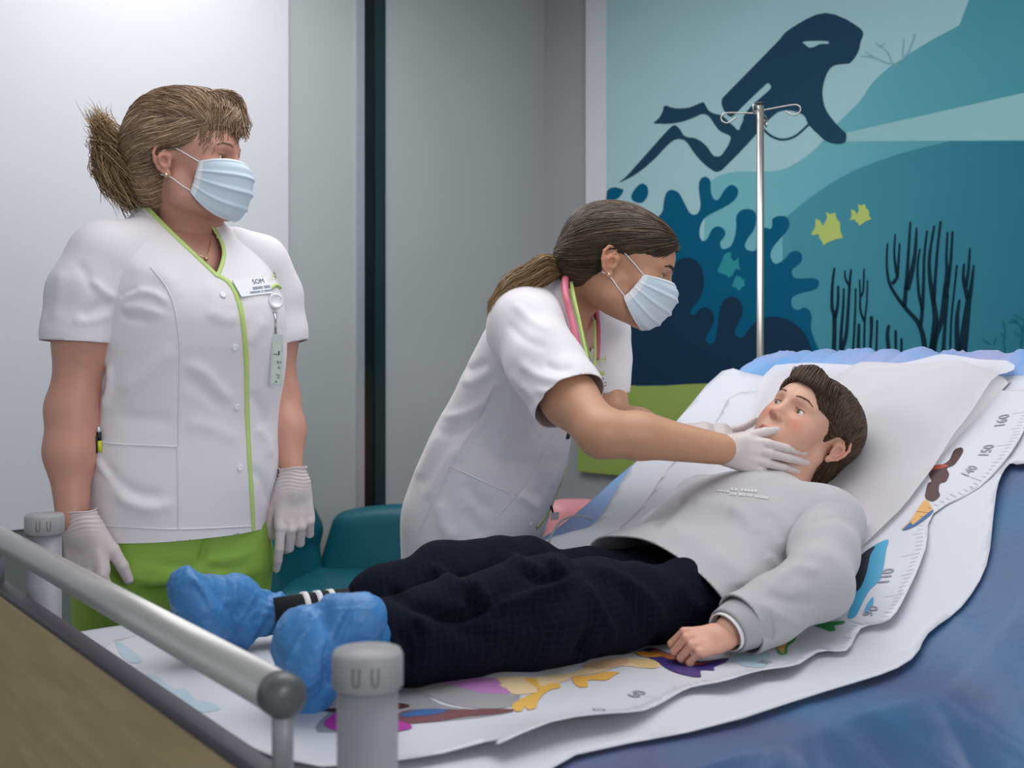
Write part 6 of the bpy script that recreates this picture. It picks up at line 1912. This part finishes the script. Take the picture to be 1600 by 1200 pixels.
sleeve([tuple(S3f), tuple(S3f.lerp(E3f, .5)), tuple(E3f), tuple(W3f)], [.050, .046, .044, .034], tuple(W3f), tuple(W3f - E3f), 34, parent=sweater, m='sweater_gray', thick=.003)
# ribbed cuff and white shirt edge
ax = (W3n - E3n).normalized(); sA = ax.cross(Vector((0, 0, 1))).normalized(); sB = sA.cross(ax).normalized()
def cuff(p0, p1, r0, r1, rib, m, name, n=96, fl_=1.0):
    mb = MB(); V = []; Fc = []; K = 8
    for i in range(K + 1):
        f = i / K; c_ = p0.lerp(p1, f); r_ = r0 + (r1 - r0) * f
        for k in range(n):
            a = 2 * math.pi * k / n; rr_ = r_ + rib * abs(math.sin(a * 24))
            V.append(c_ + sA * math.cos(a) * rr_ * 1.08 + sB * math.sin(a) * rr_ * .92 * fl_)
    Fc = [(i * n + k, i * n + (k + 1) % n, (i + 1) * n + (k + 1) % n, (i + 1) * n + k) for i in range(K) for k in range(n)]
    o = mb.add(V, Fc).build(name, m, sl3); solid(o, .002, 0); return o
c0 = W3n.lerp(E3n, .24); c1 = W3n.lerp(E3n, -.02)
cuff(c0, c1, .0385, .0300, .0012, MATS['sweater_rib'], 'cuff')
cuff(c1 - ax * .01, c1 + ax * .005, .0275, .0275, .0, MATS['undershirt'], 'shirt_edge')
# chest print
ftxt = MB()
for (t_, x0, y0, x1, y1, hgt) in (('-- -----', 1142, 765, 1182, 768, 4), ('----', 1120, 767, 1139, 769, 3), ('--- ---', 1140, 772, 1164, 774, 4), ('--- -------', 1166, 774, 1200, 779, 4)):
    V2, F2 = textmesh(t_, 1.0); A = np.array(V2); lo, hi = A.min(0), A.max(0); V3 = []; ok = True
    for (u, w) in V2:
        u = (u - lo[0]) / (hi[0] - lo[0]); w = (w - lo[1]) / (hi[1] - lo[1])
        h_ = onto(swT, x0 + (x1 - x0) * u + 1.5 * w, y0 + (y1 - y0) * u - hgt * (w - .5), .0012)
        if h_ is None: ok = False; break
        V3.append(h_[0])
    if ok:
        F2 = [f if (V3[f[1]] - V3[f[0]]).cross(V3[f[2]] - V3[f[0]]).dot(Vector((0, -1, .5))) > 0 else tuple(reversed(f)) for f in F2]
        ftxt.add(V3, F2)
mat('print_white', '#cbcbce', 0.8, noise=(100, 0.02))
if ftxt.n: ftxt.build('chest_print', MATS['print_white'], sweater, smooth=False)

# trousers
v = Vol(*bbox([B(s_, t_, z_) for s_ in (.17, .98) for t_ in (-.26, .24) for z_ in (.78, 1.0)], 0), .005)
hn, kn3, an = B(.80, -.115, .868), B(.47, -.115, .885), B(.262, -.085, .872)
hf, kf, af = B(.80, .04, .868), B(.46, .105, .882), B(.365, .118, .868)
v.chain([hn, kn3, an], [.048, .072, .056], .02)
v.chain([hf, kf, af], [.048, .066, .052], .012)
v.cap(kf, B(.58, .080, .885), .062, .068, .02)
v.ell(B(.80, -.045, .866), (.12, .168, .050), .04, R=[np.array(U_), np.array(W_), (0, 0, 1)])
V, Fc = v.mesh(2); V = wave(V, Fc, .10, .0035, 41); V = wave(V, Fc, .05, .0012, 42)
qt = lambda l: [(600 + x * .35, 840 + y * .35) for x, y in l]
fl = [(qt(l), w, a) for l, w, a in [([(870, 180), (760, 220), (600, 280), (480, 330)], 9, .007), ([(480, 290), (420, 320), (360, 350), (200, 335)], 8, -.012), ([(345, 185), (370, 250), (400, 330)], 7, -.010), ([(400, 190), (430, 240), (460, 290)], 7, .007), ([(600, 130), (700, 190), (820, 170)], 8, -.006),
      ([(550, 80), (640, 130), (700, 150)], 8, .006), ([(740, 90), (780, 140), (820, 170)], 7, .006), ([(880, 190), (940, 300), (1010, 420), (1000, 480)], 8, .007), ([(900, 120), (1060, 190), (1200, 300), (1260, 460)], 10, .005), ([(940, 400), (900, 480), (860, 560)], 8, -.009), ([(1060, 200), (1130, 320), (1180, 460)], 10, -.005),
      ([(120, 350), (200, 420), (160, 540)], 9, .006), ([(60, 400), (110, 500), (100, 600)], 7, -.006), ([(1300, 180), (1360, 280), (1460, 340)], 9, .004), ([(250, 350), (400, 440), (600, 460)], 12, -.004), ([(500, 480), (700, 420), (900, 330)], 16, .004), ([(20, 220), (120, 300), (240, 330)], 8, -.006), ([(200, 120), (300, 200), (330, 260)], 10, .005)]]
fl = [(p_, w_, a_ * 1.5) for p_, w_, a_ in fl]
V = folds(V, Fc, fl)
tro = obj('trousers', V, Fc, MATS['trousers_navy'], boy)
q_ = V - np.array(O_); ss = q_ @ np.array(U_); ts = q_ @ np.array(W_)
cn = np.interp(ss, [.262, .47, .80], [-.085, -.115, -.115]); cf = np.interp(ss, [.365, .46, .80], [.118, .105, .04])
use = np.where(np.abs(ts - cn) < np.abs(ts - cf), cn, cf)
ang = np.arctan2(ts - use, V[:, 2] - .875) * .070
at_ = tro.data.attributes.new('weave', 'FLOAT_VECTOR', 'POINT')
at_.data.foreach_set('vector', np.stack([ss + .012 * np.sin(ts * 30), ang, ang * 0], 1).astype(np.float32).ravel())
# socks
for (p, q_, nst) in ((P(446, 962, 1.59), af + U_ * .03, 3), (P(588, 1003, 1.410), an + U_ * .02, 2)):
    v_ = q_ - p; MB().tube([p - v_ * .1, p + v_ * .4, q_], [.026, .029, .030] if nst == 3 else [.030, .033, .034], 24).build('sock', MATS['sock_black'], boy)
    for k in range(nst):
        f = (.14 + .11 * k) if nst == 3 else (-.02 + .2 * k)
        MB().tube([p + v_ * f, p + v_ * (f + (.045 if nst == 3 else .07))], .0302 if nst == 3 else .0355, 24).build('sock_stripe', MATS['sock_white'], boy)
def crinkle(V, Fc, scale, amp, seed, n=7):
    """sharp little ridges like thin crumpled film"""
    N = vnormals(V, Fc); r = np.random.default_rng(seed); D = np.zeros(len(V))
    for i in range(n):
        k = r.normal(size=3); k /= np.linalg.norm(k); k *= 2 * math.pi / scale * (.5 + r.random())
        ph = V @ k + 1.3 * np.sin(V @ (r.normal(size=3) * 4 / scale)) + r.random() * 7
        D += (1 - np.abs(np.sin(ph * .5))) ** 3
    return V + N * ((D - n * .3) * amp)[:, None]
def covers(cs, seed, fl, gather):
    A = np.array([c[0] for c in cs] + [c[1] for c in cs], float); v = Vol(A.min(0) - .08, A.max(0) + .08, .003)
    for c in cs: v.cap(c[0], c[1], c[2], c[3], c[4], 'u', c[5] if len(c) > 5 else None)
    V, Fc = v.mesh(1)
    V = crinkle(V, Fc, .08, .0013, seed); V = crinkle(V, Fc, .035, .0006, seed + 1)
    # elastic gathers towards the ankle
    g0, g1 = np.array(gather[0]), np.array(gather[1]); ax_ = g1 - g0; L_ = np.linalg.norm(ax_); ax_ /= L_
    t = (V - g0) @ ax_ / L_; w_ = np.clip(t, 0, 1) * np.clip((1.25 - t) / .25, 0, 1)
    sd_ = np.cross(ax_, (0, 0, 1)); sd_ /= np.linalg.norm(sd_); up_ = np.cross(sd_, ax_)
    an_ = np.arctan2((V - g0) @ sd_, (V - g0) @ up_)
    V = V + vnormals(V, Fc) * (w_ * (.0022 * np.sin(t * 22 + 1.5 * np.sin(an_ * 3)) + .0015 * np.sin(an_ * 13)))[:, None]
    V = folds(V, Fc, fl)
    return obj('shoe_cover', V, Fc, MATS['shoe_cover_blue'], boy)
sn = ((-.80, -.55, .10), 1.9)
heel, ball, toe, ank, ins = P(474, 1064, 1.325), P(470, 1010, 1.285), P(562, 966, 1.29), P(583, 1010, 1.40), P(535, 1000, 1.345)
covers([(heel, ball, .044, .047, .010, sn), (ball, P(518, 975, 1.285), .046, .034, .010, sn), (P(520, 978, 1.29), toe, .028, .022, .012), (heel, ins, .034, .038, .015), (ins, ank, .038, .031, .02), (ball, ins, .034, .038, .015), (toe, ank, .022, .028, .02), (heel, ank, .032, .029, .02), (toe, ins, .025, .034, .02)], 51,
       [([(548, 938), (522, 990), (508, 1030), (512, 1090)], 4, -.004), ([(560, 950), (535, 1010), (530, 1060)], 4, .004), ([(500, 955), (465, 1000), (440, 1060)], 4, .003)], (P(560, 1005, 1.36), P(596, 1008, 1.42)))
sn = ((-.75, -.60, -.10), 1.9)
heel, ball, toe, ank, ins = P(368, 978, 1.56), P(305, 955, 1.50), P(292, 922, 1.495), P(432, 960, 1.60), P(366, 935, 1.58)
covers([(heel, ball, .034, .040, .010, sn), (ball, toe, .038, .030, .012, sn), (toe, ins, .026, .028, .015), (ins, ank, .029, .026, .012), (heel, ins, .026, .028, .02), (heel, ank, .024, .025, .015), (ball, ins, .028, .028, .02)], 61,
       [([(295, 895), (325, 935), (345, 990)], 4, .004), ([(330, 915), (360, 960), (375, 1010)], 4, -.003), ([(260, 950), (300, 970), (340, 965)], 5, -.003)], (P(380, 945, 1.58), P(452, 962, 1.60)))

# hair
dark = ['#38281d', '#4a3628', '#5a4433', '#2b2019', '#664f3d']
v = Vol((-.12, -.16, -.13), (.12, .14, .17), .003)
v.ell((0, -.020, .034), (.0845, .105, .083), .01)
v.ell((0, .034, .048), (.067, .063, .040), .03)
v.ell((0, -.070, -.035), (.060, .042, .050), .03)
for s in (-1, 1): v.ell((s * .070, -.005, .020), (.013, .030, .035), .015)
v.ell((0, .122, -.024), (.12, .075, .092), .006, 's')
for s in (-1, 1):
    v.ell((s * .085, .066, -.030), (.05, .058, .062), .006, 's')
    v.ell((s * .088, -.012, -.012), (.032, .024, .034), .006, 's')
    v.ell((s * .075, .010, -.055), (.04, .050, .045), .006, 's')
v.ell((0, .06, -.12), (.12, .12, .10), .01, 's')
V, Fc = v.mesh(2); capT3 = bvh(V, Fc)
hair3 = obj('hair', L3(V), Fc[:, ::-1] if L3.flip() else Fc, MATS['hair'], boy, col=np.tile(np.array(lin('#2a1f19')), (len(V), 1)))
c = (0, -.020, .034); rad = (.0865, .107, .085)
def tgt(a):
    # whorl at the crown: forwards on top, down at the sides and back
    return np.array((a[0] * 1.2 + .15, a[1] * .6 + 1.0 * max(0, a[2]) , -.35 - .2 * (a[1] < 0)))
paths = flow(scalp(9000, 71, capT3, c, rad), tgt, (.22, .42), c, rad, lift=(.0005, .003), seed=72, wob=.06, tree=capT3, m=8)
paths = [L3(p) for p in paths]; r = np.random.default_rng(19)
V, Fc, Cc = strand_mesh(paths, pal(dark, len(paths), 25, [2, 3, 3, 1, 2]), r.uniform(.0004, .0008, len(paths)))
obj('hair_locks', V, Fc, MATS['hair'], hair3, col=Cc)
paths = []
for i in range(800):
    x0 = r.uniform(-.058, .062); yb = math.sqrt(max(0, 1 - (x0 / .075) ** 2))
    a = np.array((x0 * .9, .030 + .035 * yb + r.normal() * .006, .103 - abs(x0) * .40)); b = np.array((x0 * 1.08 + .006, .024 + .072 * yb + r.normal() * .002, .056 + .012 * (1 - yb) + r.normal() * .004 - .02 * (1 - yb)))
    paths.append(np.array(catmull([a, (a + b) / 2 + np.array((0, .012, .014)), b], 6)))
paths = [L3(p) for p in paths]
V, Fc, Cc = strand_mesh(paths, pal(dark, len(paths), 26, [2, 3, 3, 1, 2]), r.uniform(.0005, .0009, len(paths)))
obj('fringe', V, Fc, MATS['hair'], hair3, col=Cc)
# thin grey cable lying over the sheet behind the boy
mat('cable_gray', '#7f868c', 0.5, noise=(60, 0.03))
cb = MB().tube(catmull([tuple(P(x, y, d)) for x, y, d in [(845, 868, 1.95), (856, 850, 1.97), (866, 828, 2.0), (880, 812, 2.03), (905, 806, 2.06), (925, 812, 2.10)]], 6), .0022, 8).build('cable', MATS['cable_gray'])
tag(cb, 'thin grey cable crossing the blue sheet behind the boy', 'cable')
